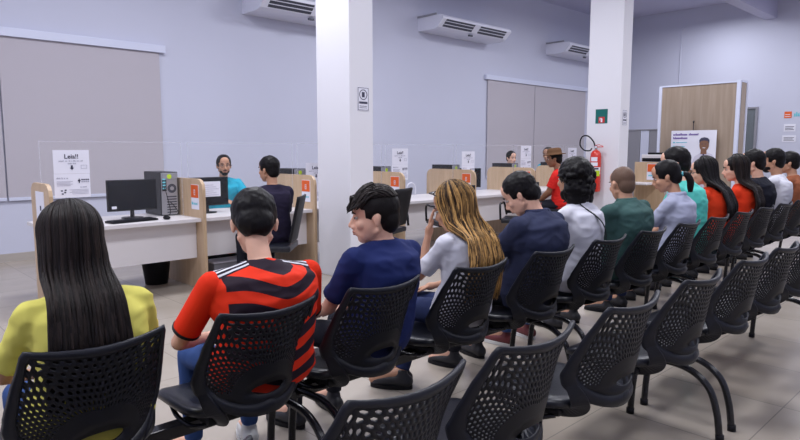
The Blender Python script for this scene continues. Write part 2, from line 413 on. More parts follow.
def tower(x, y, label, rz=0):
    t = empty('computer_tower', (x, y, .711), label, 'computer', 'black computer towers on the desks', rz)
    bm = bmesh.new(); box(bm, -.09, .09, -.2, .2, .004, .44, .004); obj('case', bm, M['case'], t)
    bm = bmesh.new(); box(bm, -.082, .082, -.206, -.2, .012, .432, .001); obj('back_plate', bm, M['steel'], t)
    bm = bmesh.new(); box(bm, -.075, -.03, -.209, -.2055, .25, .40); obj('port_panel', bm, M['case'], t)
    bm = bmesh.new()
    for i in range(4): box(bm, -.07, -.04, -.213, -.208, .27 + i * .03, .285 + i * .03)
    obj('port', bm, M['cyan_ink'], t)
    def disc(cx, cz, r, nm, m, yy=-.2095):
        bm = bmesh.new(); ring_tube(bm, [(cx, -.2055, cz), (cx, yy, cz)], r, 20); obj(nm, bm, m, t)
    disc(.025, .275, .046, 'fan_grille', M['ac_dark']); disc(.025, .275, .02, 'fan_hub', M['steel'], -.212)
    bm = bmesh.new(); box(bm, -.075, .075, -.211, -.2055, .365, .425); obj('power_supply', bm, M['grey_metal'], t)
    disc(.0, .395, .024, 'power_fan', M['yellow_green'], -.2125)
    bm = bmesh.new()
    for i in range(7): box(bm, -.03, .07, -.2085, -.2055, .03 + i * .026, .042 + i * .026)
    obj('slot_cover', bm, M['ac_dark'], t)
    bm = bmesh.new(); ring_tube(bm, arc([(.0, -.21, .14), (.02, -.26, .10), (.05, -.27, .02), (-.08, -.25, .012)]), .004, 6)
    ring_tube(bm, arc([(-.055, -.21, .30), (-.05, -.26, .2), (-.02, -.25, .03), (-.1, -.24, .012)]), .004, 6); obj('cable', bm, M['black'], t)
    return t
tw = ['first computer tower from the left, its silver back and cables showing', 'computer tower above the divider just left of the near column', 'dark computer tower top just right of the near column',
      'computer tower top above the divider behind the gold-haired woman', 'computer tower top above the divider left of the man in the dark shirt', 'computer tower near the man in the brown hat']
t0 = tower(PX[1] - .13, 6.31, tw[0])
for k in range(2, 7):
    c = copy_tree(t0); c['label'] = tw[k - 1]; c.location = (PX[k] + .13, 6.31, .711)
def monitor(x, y, rz, label, paper=False):
    t = empty('monitor', (x, y, .711), label, 'monitor', None, rz)
    bm = bmesh.new(); box(bm, -.235, .235, 0, .03, .075, .375, .004); obj('housing', bm, M['black'], t)
    bm = bmesh.new(); box(bm, -.225, .225, -.003, .001, .09, .365); obj('screen', bm, M['screen'], t)
    bm = bmesh.new(); lathe(bm, [(.10, 0.001), (.10, .008), (.02, .014), (.018, .10)], 20, (0, .03, 0)); obj('stand', bm, M['black'], t)
    bm = bmesh.new(); box(bm, -.20, -.155, -.005, -.003, .10, .125); obj('sticker', bm, M['paper'], t)
    if paper:
        bm = bmesh.new(); box(bm, -.10, .14, -.008, -.0055, .17, .33); obj('taped_paper', bm, M['paper'], t)
        bm = bmesh.new()
        for i in range(6): box(bm, -.085, .12 - .03 * (i % 3), -.0095, -.008, .185 + i * .021, .190 + i * .021)
        obj('print', bm, M['grey_ink'], t)
    return t
monitor(2.28, 6.12, R(0), 'black monitor facing the room left of the silver-backed computer tower')
monitor(3.05, 6.10, R(0), 'black monitor with a white sheet taped to it, before the man in turquoise', True)
monitor(5.98, 6.32, R(40), 'dark monitor seen edge-on beside the Leia notice right of the near column')
monitor(7.50, 6.32, R(-40), 'dark monitor right of the divider behind the gold-haired woman')
def keyboard(x, y, rz, label):
    t = empty('keyboard', (x, y, .711), label, 'keyboard', None, rz)
    bm = bmesh.new(); box(bm, -.22, .22, -.075, .075, .001, .018, .004); obj('body', bm, M['black'], t)
    bm = bmesh.new()
    for r in range(5):
        for c in range(15): box(bm, -.208 + c * .028, -.185 + c * .028, -.062 + r * .026, -.041 + r * .026, .0175, .023)
    obj('keys', bm, M['case'], t)
keyboard(2.16, 5.84, R(8), 'black keyboard lying on the white desk before the leftmost monitor')
def mouse(x, y, label):
    bm = bmesh.new(); ell(bm, (0, 0, .016), (.03, .055, .02), seg=14)
    for v in bm.verts: v.co.z = max(v.co.z, 0)
    o = tag(obj('mouse', bm, M['black'], smooth=True), label, 'computer mouse'); o.location = (x, y, .711)
mouse(2.47, 5.80, 'black mouse on the white desk right of the keyboard')
def headset(x, y, label):
    bm = bmesh.new(); ring_tube(bm, arc([(-.09, 0, .02), (-.08, 0, .15), (0, 0, .2), (.08, 0, .15), (.09, 0, .02)]), .007, 8)
    o = tag(obj('cable_loop', bm, M['paper'], smooth=True), label, 'cable'); o.location = (x, y, .711)
headset(6.16, 6.2, 'white looped cable beside the edge-on monitor right of the near column')
bm = bmesh.new(); box(bm, -.002, 0, -.055, .055, 0, .09)
o = tag(obj('sticky_note', bm, M['yellow_green']), 'lime green note on the divider beside the teenager in the dark T-shirt', 'note'); o.location = (4.073, 6.15, .86)
# small items on the desks
def desk_phone(x, y, label):
    t = empty('desk_phone', (x, y, .711), label, 'telephone')
    bm = bmesh.new(); box(bm, -.09, .09, -.1, .1, .001, .05, .01); obj('base', bm, M['black'], t)
    bm = bmesh.new(); ring_tube(bm, arc([(-.06, -.10, .07), (-.06, 0, .085), (-.06, .1, .07)]), .018, 10); obj('handset', bm, M['black'], t, True)
desk_phone(8.25, 5.85, 'small black telephone on the desk left of the man in the dark shirt')

# waste bin and bags under the desks
t = empty('waste_bin', (2.55, 6.3, 0), 'black waste bin on the floor under the first desk', 'bin')
bm = bmesh.new(); lathe(bm, [(.11, 0), (.15, .30), (.155, .31), (.14, .31), (.105, .02)], 24); obj('bucket', bm, M['black'], t, True)
t = empty('backpack', (3.22, 6.30, 0), 'black backpack with an orange mark under the second desk', 'backpack')
bm = bmesh.new()
ell(bm, (0, 0, .17), (.24, .14, .15)); ell(bm, (.14, -.02, .30), (.11, .1, .10)); ell(bm, (-.2, 0, .1), (.13, .12, .09)); cap(bm, (.1, -.08, .36), (.26, -.1, .22), .03)
meobj('bag_body', remesh(bm, .012, 6), mat('bag_fabric', (.015, .015, .02), .7, bump=.4, bscale=25), t)
bm = bmesh.new(); ring_tube(bm, arc([(.0, -.13, .30), (.08, -.16, .42), (.2, -.15, .42), (.24, -.13, .28)]), .012, 8, flat=.4); obj('strap', bm, M['black'], t, True)
bm = bmesh.new(); ring_tube(bm, arc([(.03, -.135, .26), (.09, -.15, .245), (.16, -.145, .25)]), .012, 8); obj('orange_mark', bm, M['orange'], t, True)
t = empty('storage_box', (3.20, 5.98, 0), 'grey and white plastic storage box in front of the black backpack', 'box')
bm = bmesh.new(); box(bm, -.22, .24, -.1, .1, 0.001, .2, .01); obj('box_body', bm, M['grey_metal'], t)
bm = bmesh.new(); box(bm, -.02, .2, -.104, -.1, .04, .15); obj('box_label', bm, M['paper'], t)
bm = bmesh.new(); box(bm, -.23, .25, -.11, .11, .2, .22, .006); obj('box_lid', bm, M['paper'], t)

# ---------------------------------------------------------------- office chairs of the counter side
def visitor_chair(x, y, rz, label, back=True, arms=True):
    t = empty('office_chair', (x, y, 0), label, 'chair', None, rz)
    bm = bmesh.new(); box(bm, -.23, .23, -.22, .23, .43, .49, .02); obj('seat', bm, M['seat_vinyl'], t)
    bm = bmesh.new()
    N = 12
    for sgn in (0, 1):
        pass
    g = [[bm.verts.new((-.21 + .42 * i / N, -.24 - .09 * (j / N) + .5 * (-.21 + .42 * i / N) ** 2, .52 + .42 * j / N)) for i in range(N + 1)] for j in range(N + 1)]
    for j in range(N):
        for i in range(N): bm.faces.new((g[j][i], g[j][i + 1], g[j + 1][i + 1], g[j + 1][i]))
    if back: o = obj('backrest', bm, M['black'], t, True); md = o.modifiers.new('s', 'SOLIDIFY'); md.thickness = .02
    for s in ((-1, 1) if arms and back else ()):
        bm = bmesh.new(); ring_tube(bm, arc([(s * .21, -.25, .5), (s * .24, -.2, .66), (s * .25, .0, .67), (s * .25, .16, .66), (s * .24, .18, .47)]), .014, 10); obj('armrest', bm, M['black_metal'], t, True)
    bm = bmesh.new(); ring_tube(bm, [(0, 0, .43), (0, 0, .1)], .03, 12); obj('column', bm, M['black_metal'], t, True)
    for k in range(5):
        a = R(72 * k + 18); bm = bmesh.new()
        ring_tube(bm, [(0, 0, .11), (math.cos(a) * .28, math.sin(a) * .28, .07)], [.03, .02], 8, flat=.6); obj('leg', bm, M['black_metal'], t)
        bm = bmesh.new(); ring_tube(bm, [(math.cos(a) * .27 - .02 * math.sin(a), math.sin(a) * .27 + .02 * math.cos(a), .031), (math.cos(a) * .27 + .02 * math.sin(a), math.sin(a) * .27 - .02 * math.cos(a), .031)], .03, 12)
        obj('caster', bm, M['black'], t, True)
    return t
visitor_chair(3.17, 5.08, R(46), 'black office chair under the teenager at the second desk', arms=False)
visitor_chair(4.73, 5.25, R(20), 'empty black office chair behind the head of the teen in navy')
visitor_chair(5.85, 5.20, R(-25), 'empty black office chair at the desk behind the gold-haired woman')
visitor_chair(6.75, 4.75, R(120), 'low black chair turned sideways left of the man in the dark shirt')
visitor_chair(10.80, 7.0, R(170), 'black office chair under the grey-haired clerk behind the far desk', arms=False)
visitor_chair(10.05, 7.40, R(180), 'black office chair under the clerk hidden by a far computer', arms=False)

# ---------------------------------------------------------------- far right: partition, poster, counter, cabinet
BX = 13.0
t = empty('wooden_partition', (BX, 4.98, 0), 'tall oak partition with white aluminium frame at the right', 'partition')
bm = bmesh.new(); box(bm, 0, .04, -.74, .74, .02, 2.66)
box(bm, .04, .36, -.80, -.76, 0.02, 2.66); obj('board', bm, M['booth_wood'], t)
bm = bmesh.new(); box(bm, -.02, .06, -.80, -.735, 0, 2.70); box(bm, -.015, .05, .70, .76, 0, 2.68); box(bm, -.015, .05, -.735, .70, 2.655, 2.685); box(bm, .32, .38, -.82, -.74, 0, 2.70); box(bm, .05, .33, -.81, -.755, 2.66, 2.70)
obj('frame', bm, M['white_rail'], t)
t = empty('banner_poster', (BX - .10, 4.97, .62), 'white banner with a smiling man in shirt and tie before the oak partition', 'poster', rz=R(-90))
bm = bmesh.new(); box(bm, -.44, .44, 0, .004, 0, 1.14); obj('banner_sheet', bm, M['paper'], t)
mp_ = Matrix.Translation((0, -.002, 0)); mpur = mat('purple_ink', (.14, .07, .32), .7)
bm = bmesh.new(); word_marks(bm, -.40, 1.04, .50, .045, mp_, 0, 6); word_marks(bm, -.40, .97, .30, .045, mp_, 0, 7)
for i, z in enumerate((.89, .81, .73, .65, .5, .42)):
    box(bm, -.40, -.36, -.003, -.001, z, z + .025, mi=1); box(bm, -.34, -.12 - .04 * (i % 2), -.003, -.001, z + .005, z + .018, mi=1)
obj('print', bm, [mpur, M['cyan_ink']], t)
def flat_shape(pts, y, th=.001):
    pts = [(min(x * 1.08 + .045, .435), z * 1.06 - .075 if z > .01 else 0.005) for x, z in pts]
    bm = bmesh.new(); a = [bm.verts.new((x, y, z)) for x, z in pts]; b = [bm.verts.new((x, y + th, z)) for x, z in pts]
    bm.faces.new(a); bm.faces.new(list(reversed(b)))
    for i in range(len(pts)): q = (i + 1) % len(pts); bm.faces.new((a[i], b[i], b[q], a[q]))
    bmesh.ops.recalc_face_normals(bm, faces=bm.faces); return bm
def ov(cx, cz, rx, rz, n=20): return [(cx + rx * math.cos(2 * math.pi * k / n), cz + rz * math.sin(2 * math.pi * k / n)) for k in range(n)]
shirtp = mat('printed_shirt', (.62, .60, .72), .8); skinp = mat('printed_skin', (.22, .11, .07), .8); tiep = mat('printed_tie', (.04, .03, .13), .8)
mg = empty
obj('printed_shirt', flat_shape([(-.12, 0), (.36, 0), (.40, .35), (.39, .62), (.30, .70), (.20, .74), (.12, .74), (.0, .66), (-.06, .50), (-.10, .30)], -.0045), shirtp, t)
obj('printed_neck', flat_shape([(.10, .70), (.21, .70), (.20, .82), (.11, .82)], -.006), skinp, t)
obj('printed_face', flat_shape(ov(.16, .87, .085, .115), -.0075), skinp, t)
obj('printed_hair', flat_shape([(.075, .90), (.07, .96), (.10, 1.0), (.16, 1.015), (.22, 1.0), (.25, .96), (.245, .90), (.22, .945), (.16, .955), (.10, .945)], -.009), M['ink'], t)
obj('printed_smile', flat_shape([(.13, .822), (.145, .813), (.17, .812), (.19, .820), (.18, .824), (.14, .826)], -.009), M['paper'], t)
for e in (.125, .185): obj('printed_eye', flat_shape(ov(e, .89, .014, .006, 10), -.009), M['ink'], t)
obj('printed_tie', flat_shape([(.14, .70), (.17, .70), (.185, .60), (.19, .28), (.16, .24), (.125, .28), (.13, .6)], -.007), tiep, t)
obj('printed_arm', flat_shape([(-.08, .36), (-.02, .28), (.34, .22), (.36, .30), (.05, .38)], -.009), skinp and shirtp, t)
obj('printed_hand', flat_shape([(-.16, .42), (-.10, .35), (-.02, .33), (-.01, .38), (-.08, .42), (-.15, .47)], -.010), skinp, t)
t = empty('banner_stand', (BX - .07, 4.97, 0), 'thin dark rod of the banner stand rising above the poster', 'stand')
bm = bmesh.new(); ring_tube(bm, [(0, .02, .0), (0, .02, 1.92)], .008, 8); obj('pole', bm, M['black_metal'], t)
bm = bmesh.new(); ell(bm, (0, .02, 1.93), (.018, .018, .025), seg=10); obj('knob', bm, M['black_metal'], t)
bm = bmesh.new(); box(bm, -.025, .05, -.42, .46, 0.001, .02); obj('foot', bm, M['black_metal'], t)
# last counter with white printer
t = empty('reception_counter', (12.2, 5.30, 0), 'oak fronted counter with an orange label behind the bald man', 'counter')
bm = bmesh.new(); box(bm, -.015, .015, -.10, .52, 0, 1.13, .006); box(bm, .015, .62, .46, .50, 0, .95); obj('side_board', bm, M['wood'], t)
bm = bmesh.new(); box(bm, -.6, -.015, .0, .48, .70, .73, .003); obj('desktop', bm, M['laminate'], t)
bm = bmesh.new(); box(bm, -.019, -.0155, -.02, .26, .78, 1.10); obj('sign_backing', bm, M['paper'], t)
bm = bmesh.new(); box(bm, -.022, -.019, -.01, .25, .94, 1.09); obj('orange_square', bm, M['orange'], t)
bm = bmesh.new(); word_marks(bm, -.23, .85, .20, .04, Matrix.Translation((-.0235, 0, 0)) @ Matrix.Rotation(R(-90), 4, 'Z')); obj('lettering', bm, M['cyan_ink'], t)
t = empty('printer', (12.55, 5.42, .0), 'white printer with black top on a white cabinet behind the last counter', 'printer')
bm = bmesh.new(); box(bm, -.3, .3, -.32, .3, .9, 1.28, .02); obj('body', bm, M['laminate'], t)
bm = bmesh.new(); box(bm, -.31, .05, -.25, .28, 1.14, 1.21, .01); box(bm, -.24, .26, -.30, .20, 1.28, 1.32, .01); obj('lid', bm, M['black'], t)
bm = bmesh.new(); box(bm, -.3, .3, -.3, .3, 0, .899, .01); tag(obj('cabinet', bm, M['laminate']), 'white cabinet carrying the printer behind the last counter', 'cabinet').location = (12.55, 5.42, 0)
t = empty('filing_cabinet', (14.2, 6.1, 0), 'grey metal cabinet row with a white strip between the column and the partition', 'cabinet')
for i, (a, b_, m) in enumerate(((.0, .36, 'grey_metal'), (.37, .57, 'white_rail'), (.58, .98, 'grey_metal'), (.99, 1.2, 'wood'))):
    bm = bmesh.new(); box(bm, 0, .4, a, b_, 0, 1.82, .005); obj('cabinet_door', bm, M[m], t)
bm = bmesh.new(); box(bm, -.02, .42, -.02, 1.22, 1.82, 1.85, .004); obj('cabinet_top', bm, M['grey_metal'], t)
# notices on the far wall
def wallsheet(y, z, w_, h, name, label, m, lines=3, inkm=None):
    t = empty(name, (WX - .002, y, z), label, 'notice', rz=R(-90))
    bm = bmesh.new(); box(bm, -w_ / 2, w_ / 2, -.004, 0, 0, h); obj('plate', bm, m, t)
    bm = bmesh.new()
    for i in range(lines): box(bm, -w_ * .38, w_ * (.38 - .1 * (i % 2)), -.006, -.004, h * (.2 + .6 * i / max(1, lines)), h * (.2 + .6 * i / max(1, lines)) + h * .08)
    obj('print', bm, inkm or M['ink'], t)
wallsheet(4.30, 2.11, .15, .15, 'orange_sign', 'small square orange sign high on the far wall at the right edge', M['orange'], 2, M['paper'])
t = empty('wall_lettering', (WX - .003, 4.10, 2.14), 'pale blue lettering beside the orange sign on the far wall', 'lettering', rz=R(-90))
bm = bmesh.new(); word_marks(bm, 0, 0, .45, .10, Matrix.Identity(4), 0, 8); t2 = obj('letters', bm, M['cyan_ink'], t); t2.location = (-.12, 0, 0)
wallsheet(4.25, 1.80, .24, .17, 'wall_notice', 'white wall notice directly below the orange sign', M['paper'])
wallsheet(4.25, 1.56, .28, .15, 'wall_notice', 'second white wall notice with a thick black line, below the first', M['paper'])

# signs and extinguisher on the columns
t = empty('exit_guide_sign', (9.869, 5.335, 1.82), 'green square sign with a red extinguisher symbol on the far column', 'sign', rz=R(-90))
bm = bmesh.new(); box(bm, -.11, .11, -.004, 0, 0, .24, .001); obj('plate', bm, M['green_sign'], t)
bm = bmesh.new(); box(bm, -.05, .06, -.006, -.004, .01, .11); obj('red_square', bm, M['red_sign'], t)
bm = bmesh.new(); box(bm, -.01, .02, -.0075, -.006, .02, .08); box(bm, -.022, .012, -.0075, -.006, .078, .09); box(bm, -.03, -.02, -.0075, -.006, .05, .09); obj('symbol', bm, M['paper'], t)
def smoke_sign(x, z, w_, h, label):
    t = empty('no_smoking_sign', (x, 4.998, z), label, 'sign')
    bm = bmesh.new(); box(bm, -w_ / 2, w_ / 2, -.003, 0, 0, h, .001); obj('plate', bm, M['paper'], t)
    bm = bmesh.new(); e = w_ * .03
    for a in ((-w_ * .46, w_ * .46, h * .03, h * .03 + e), (-w_ * .46, w_ * .46, h * .97 - e, h * .97), (-w_ * .46, -w_ * .46 + e, h * .03, h * .97), (w_ * .46 - e, w_ * .46, h * .03, h * .97)): box(bm, a[0], a[1], -.0045, -.003, a[2], a[3])
    cx, cz, r = 0, h * .68, w_ * .32
    P = [(cx + r * math.cos(a * math.pi / 12), -.004, cz + r * math.sin(a * math.pi / 12)) for a in range(25)]
    ring_tube(bm, P, w_ * .025, 6); box(bm, -w_ * .12, w_ * .12, -.005, -.003, cz - w_ * .17, cz + w_ * .17)
    box(bm, -w_ * .36, w_ * .36, -.005, -.003, h * .3, h * .39)
    for q in (.12, .19): box(bm, -w_ * .33, w_ * .33, -.0045, -.003, h * q, h * q + h * .02)
    obj('print', bm, M['ink'], t)
smoke_sign(4.26, 1.775, .155, .245, 'small framed no smoking sign on the right face of the near column')
smoke_sign(10.02, 1.78, .15, .26, 'small white no smoking sign on the right face of the far column')
t = empty('fire_extinguisher', (9.76, 5.355, .66), 'red fire extinguisher with black hose hung on the far column', 'fire extinguisher')
bm = bmesh.new(); lathe(bm, [(.075, 0), (.09, .01), (.092, .03), (.092, .60), (.085, .65), (.06, .69), (.03, .71)], 28); obj('cylinder', bm, M['red'], t, True)
bm = bmesh.new(); lathe(bm, [(.025, .70), (.025, .76), (.018, .78)], 16); box(bm, -.02, .02, -.02, .02, .745, .785, .004); obj('valve', bm, M['chrome'], t, True)
bm = bmesh.new(); ring_tube(bm, [(0, .03, .785), (0, -.05, .80), (0, -.12, .775)], .010, 8, flat=.6); obj('lever', bm, M['red'], t)
bm = bmesh.new(); box(bm, -.01, .01, -.13, .0, .755, .77, .003); obj('carry_handle', bm, M['red'], t)
bm = bmesh.new(); ring_tube(bm, arc([(0, .02, .77), (0, .06, .86), (-.01, .16, .95), (-.01, .27, .93), (-.01, .30, .80), (-.01, .22, .71), (0, .12, .70), (0, .08, .74)]), .012, 10); obj('hose', bm, M['black'], t, True)
bm = bmesh.new()
def wrap(bm, z0, z1, a0, a1, r=.0935, n=14):
    p = [(bm.verts.new((r * math.cos(R(a0 + (a1 - a0) * k / n)), r * math.sin(R(a0 + (a1 - a0) * k / n)), z0)), bm.verts.new((r * math.cos(R(a0 + (a1 - a0) * k / n)), r * math.sin(R(a0 + (a1 - a0) * k / n)), z1))) for k in range(n + 1)]
    for a, b in zip(p, p[1:]): bm.faces.new((a[0], b[0], b[1], a[1]))
wrap(bm, .30, .42, 145, 265); wrap(bm, .44, .50, 150, 230); wrap(bm, .52, .59, 155, 225); obj('white_label', bm, M['paper'], t, True)
bm = bmesh.new(); wrap(bm, .27, .365, 150, 255, .0945); obj('lime_label', bm, M['yellow_green'], t, True)
bm = bmesh.new(); wrap(bm, .38, .41, 165, 190, .0945); wrap(bm, .38, .41, 200, 240, .0945); obj('label_print', bm, M['ink'], t, True)
bm = bmesh.new(); box(bm, .085, .108, -.03, .03, .40, .56); obj('wall_bracket', bm, M['chrome'], t)

# ---------------------------------------------------------------- beam seating
def ysurf(u, z):
    pts = [(.40, -.245), (.47, -.262), (.60, -.285), (.72, -.303), (.86, -.34)]
    for (a, ya), (b, yb) in zip(pts, pts[1:]):
        if z <= b: break
    return ya + (yb - ya) * (z - a) / (b - a) + (1.25 + 1.9 * max(0, min(1, (.83 - z) / .3))) * u * u
def halfw(z):
    pts = [(.425, .05), (.435, .10), (.45, .14), (.475, .18), (.51, .208), (.56, .224), (.62, .222), (.72, .210), (.80, .198), (.845, .197)]
    if z <= pts[0][0]: return pts[0][1]
    for (a, ya), (b, yb) in zip(pts, pts[1:]):
        if z <= b: return ya + (yb - ya) * (z - a) / (b - a)
    return pts[-1][1]
OC = (0, .525)
def outline(th):
    dx, dz = math.cos(th), math.sin(th); t = .01
    while t < .5:
        u, z = OC[0] + dx * t, OC[1] + dz * t
        if z < .425 or z > .815 + .45 * u * u or abs(u) > halfw(z): break
        t += .0015
    return t
def bpt(th, t, off=0):
    u, z = OC[0] + math.cos(th) * t, OC[1] + math.sin(th) * t
    return Vector((u, ysurf(u, z) + off, z))
def make_back():
    bm = bmesh.new(); NA = 136; K = 9
    tb = []
    for i in range(NA):
        th = 2 * math.pi * i / NA
        T = outline(th); t0 = (math.cos(th) ** 2 / .066 ** 2 + math.sin(th) ** 2 / .022 ** 2) ** -.5
        t2 = T - .024
        up = max(0, min(1, (math.sin(th) + .22) * 8))
        t1 = t2 * (1 - up) + up * min(.088 + .035 * abs(math.cos(th)), t2)
        tb.append((th, t0, t1, t2, T))
    cache = {}
    def vert(i2, r, a=None):      # i2 in half steps, r index in fine radial
        key = (i2 % (2 * NA), round(r, 4))
        if key in cache: return cache[key]
        i = i2 % (2 * NA)
        if i % 2 == 0: th, t0, t1, t2, T = tb[i // 2]
        else:
            A, B = tb[i // 2], tb[(i // 2 + 1) % NA]; th = (A[0] + (B[0] if B[0] > A[0] else B[0] + 2 * math.pi)) / 2
            t0, t1, t2, T = [(A[k] + B[k]) / 2 for k in (1, 2, 3, 4)]
        if r < 0: t = t0 + (t1 - t0) * (r + 1)
        else: t = t1 + (t2 - t1) * r / K
        v = bm.verts.new(bpt(th, t)); cache[key] = v; return v
    # solid disc between the lumbar slot and the pierced field
    for i in range(NA):
        for a, b in ((-1, -.5), (-.5, 0)):
            bm.faces.new((vert(2 * i, a), vert(2 * i + 2, a), vert(2 * i + 2, b), vert(2 * i, b)))
    # pierced field: cells two steps wide
    def pos(th_i, r):
        i = th_i % NA; i0 = int(math.floor(i)); f = i - i0; A, B = tb[i0 % NA], tb[(i0 + 1) % NA]
        th = A[0] + f * 2 * math.pi / NA; t1 = A[2] + (B[2] - A[2]) * f; t2 = A[3] + (B[3] - A[3]) * f
        return bpt(th, t1 + (t2 - t1) * r / K)
    for k in range(K):
        for c in range(NA // 2):
            c0 = 2 * c + (k % 2); mid = c0 + 1
            th = 2 * math.pi * mid / NA
            A = tb[mid % NA]
            ring = [vert(2 * c0, k), vert(2 * c0 + 2, k), vert(2 * c0 + 4, k), vert(2 * c0 + 4, k + 1), vert(2 * c0 + 2, k + 1), vert(2 * c0, k + 1)]
            if math.sin(th) > -.02 and (A[3] - A[2]) > .03:
                fr = .39 if k > 1 else .45
                hole = [pos(c0 + fr * 1.25, k + .28), pos(mid, k + .12), pos(c0 + 2 - fr * 1.25, k + .28), pos(c0 + 2 - fr * 1.25, k + .72), pos(mid, k + .88), pos(c0 + fr * 1.25, k + .72)]
                hv = [bm.verts.new(p) for p in hole]
                for q in range(6): bm.faces.new((ring[q], ring[(q + 1) % 6], hv[(q + 1) % 6], hv[q]))
            else:
                bm.faces.new((ring[0], ring[1], ring[4], ring[5])); bm.faces.new((ring[1], ring[2], ring[3], ring[4]))
    bmesh.ops.recalc_face_normals(bm, faces=bm.faces)
    o = obj('backrest', bm, M['black_plastic'], None, True)
    md = o.modifiers.new('s', 'SOLIDIFY'); md.thickness = .007; md.offset = 0
    # rim
    bm = bmesh.new(); sec = []
    for th, t0, t1, t2, T in tb:
        low = max(0, min(1, (-math.sin(th) + .35) * 1.6))
        a = t2 - .004 - .03 * low
        h = .012 + .006 * low
        sec.append([bm.verts.new(bpt(th, a, -.004)), bm.verts.new(bpt(th, (a + T) / 2, -h)), bm.verts.new(bpt(th, T, -h * .7)), bm.verts.new(bpt(th, T + .004, 0)), bm.verts.new(bpt(th, T, .008)), bm.verts.new(bpt(th, a, .006))])
    for i in range(NA):
        a, b = sec[i], sec[(i + 1) % NA]
        for k in range(6): bm.faces.new((a[k], a[(k + 1) % 6], b[(k + 1) % 6], b[k]))
    bmesh.ops.recalc_face_normals(bm, faces=bm.faces)
    rim = obj('backrest_rim', bm, M['frame_plastic'], o, True)
    return o
def superq(n, rx, ry, e):
    out = []
    for k in range(n):
        a = 2 * math.pi * k / n; c, s = math.cos(a), math.sin(a)
        out.append((math.copysign(abs(c) ** (2 / e), c) * rx, math.copysign(abs(s) ** (2 / e), s) * ry))
    return out
def make_seat():
    bm = bmesh.new(); n = 40; rings = []
    def zz(x, y, z): return z - .035 * max(0, (y - .10) / .16) ** 2 + .25 * x * x * (1 if y > -.2 else 1) + .02 * max(0, -(y + .05) / .15)
    for s, z in ((.90, .385), (.985, .392), (1.0, .405), (.985, .418), (.93, .427), (.75, .430), (.5, .428), (.25, .426)):
        rings.append([bm.verts.new((x * s, y * s + .075, zz(x * s, y * s + .03, z))) for x, y in superq(n, .215, .215, 5)])
    for a, b in zip(rings, rings[1:]):
        for k in range(n): bm.faces.new((a[k], a[(k + 1) % n], b[(k + 1) % n], b[k]))
    bm.faces.new(list(reversed(rings[0]))); bm.faces.new(rings[-1])
    return obj('seat', bm, M['seat_vinyl'], None, True)
proto_seat = make_seat(); proto_back = make_back(); proto_back.parent = proto_seat
for s in (-1, 1):
    bm = bmesh.new()
    P = arc([(s * .206, -.135, .55), (s * .178, -.175, .465), (s * .135, -.150, .41), (s * .105, -.06, .365), (s * .095, .06, .335)], 5); rings = []
    for i, p in enumerate(P):
        f = i / (len(P) - 1); wd = .012 + .020 * math.sin(math.pi * min(1, f * 1.1)) + .004
        t = (P[min(i + 1, len(P) - 1)] - P[max(i - 1, 0)]).normalized(); nrm = Vector((s * .75, -.6, -.2)); sd = t.cross(nrm).normalized(); nn = sd.cross(t)
        rings.append([bm.verts.new(p + sd * a * wd + nn * b) for a, b in ((-1, -.006), (1, -.006), (1, .006), (-1, .006))])
    for a, b in zip(rings, rings[1:]):
        for k in range(4): bm.faces.new((a[k], a[(k + 1) % 4], b[(k + 1) % 4], b[k]))
    bm.faces.new(rings[0]); bm.faces.new(list(reversed(rings[-1]))); bmesh.ops.recalc_face_normals(bm, faces=bm.faces)
    bmesh.ops.bevel(bm, geom=[e for e in bm.edges], offset=.003, segments=1, affect='EDGES')
    obj('support_arm', bm, M['frame_plastic'], proto_seat)
bm = bmesh.new(); box(bm, -.14, .14, -.07, .20, .350, .386, .012); box(bm, -.10, .10, .02, .16, .315, .352, .01); obj('seat_carrier', bm, M['black_plastic'], proto_seat)
for s in (-1, 1):
    bm = bmesh.new(); ring_tube(bm, arc([(s * .165, .20, .375), (s * .17, .13, .34), (s * .165, .02, .335), (s * .13, -.05, .352)], 5), .010, 8); obj('under_tube', bm, M['black_metal'], proto_seat, True)
def bench(y, xs, x0, x1, label, group='three-seat beam benches of the waiting area', nleg=2):
    global proto_used
    t = empty('waiting_bench', ((x0 + x1) / 2, y, 0), label, 'bench', group); cx = (x0 + x1) / 2
    for x in xs:
        s = copy_tree(proto_seat, t); s.location = (x - cx, 0, 0)
    h = (x1 - x0) / 2
    bm = bmesh.new(); box(bm, -h, h, .06, .12, .285, .335, .004); obj('beam', bm, M['black_metal'], t)
    for sx in (-h + .05, h - .05):
        P = arc([(sx, .12, .31), (sx, .0, .325), (sx, -.15, .315), (sx, -.25, .25), (sx, -.295, .14), (sx, -.315, .012)], 6)
        bm = bmesh.new(); ring_tube(bm, P, .0165, 12); l = obj('leg', bm, M['black_metal'], t, True)
        bm = bmesh.new(); ring_tube(bm, [(sx, -.317, .001), (sx, -.315, .03)], .02, 12); obj('foot_cap', bm, M['black'], l, True)
        P = arc([(sx, .06, .31), (sx, .10, .27), (sx, .118, .15), (sx, .125, .012)], 6)
        bm = bmesh.new(); ring_tube(bm, P, .0165, 12); l = obj('leg', bm, M['black_metal'], t, True)
        bm = bmesh.new(); ring_tube(bm, [(sx, .125, .001), (sx, .125, .03)], .02, 12); obj('foot_cap', bm, M['black'], l, True)
    return t
R1, R2 = 2.14, 1.29
bench(R1, (-.02, .575, 1.145), -.26, 1.435, 'black waiting bench holding the long-haired girl and the man in the red striped shirt')
bench(R1, (1.70, 2.33, 2.97), 1.445, 3.20, 'black waiting bench holding the navy-shirted teen, gold-haired woman and man in dark shirt')
bench(R1, (3.60, 4.21, 4.83), 3.30, 5.10, 'black waiting bench holding the curly-haired woman, bald man and woman in pale grey')
bench(R1, (5.45, 6.07, 6.70), 5.18, 6.96, 'black waiting bench holding the man in mint and the two women in red tops')
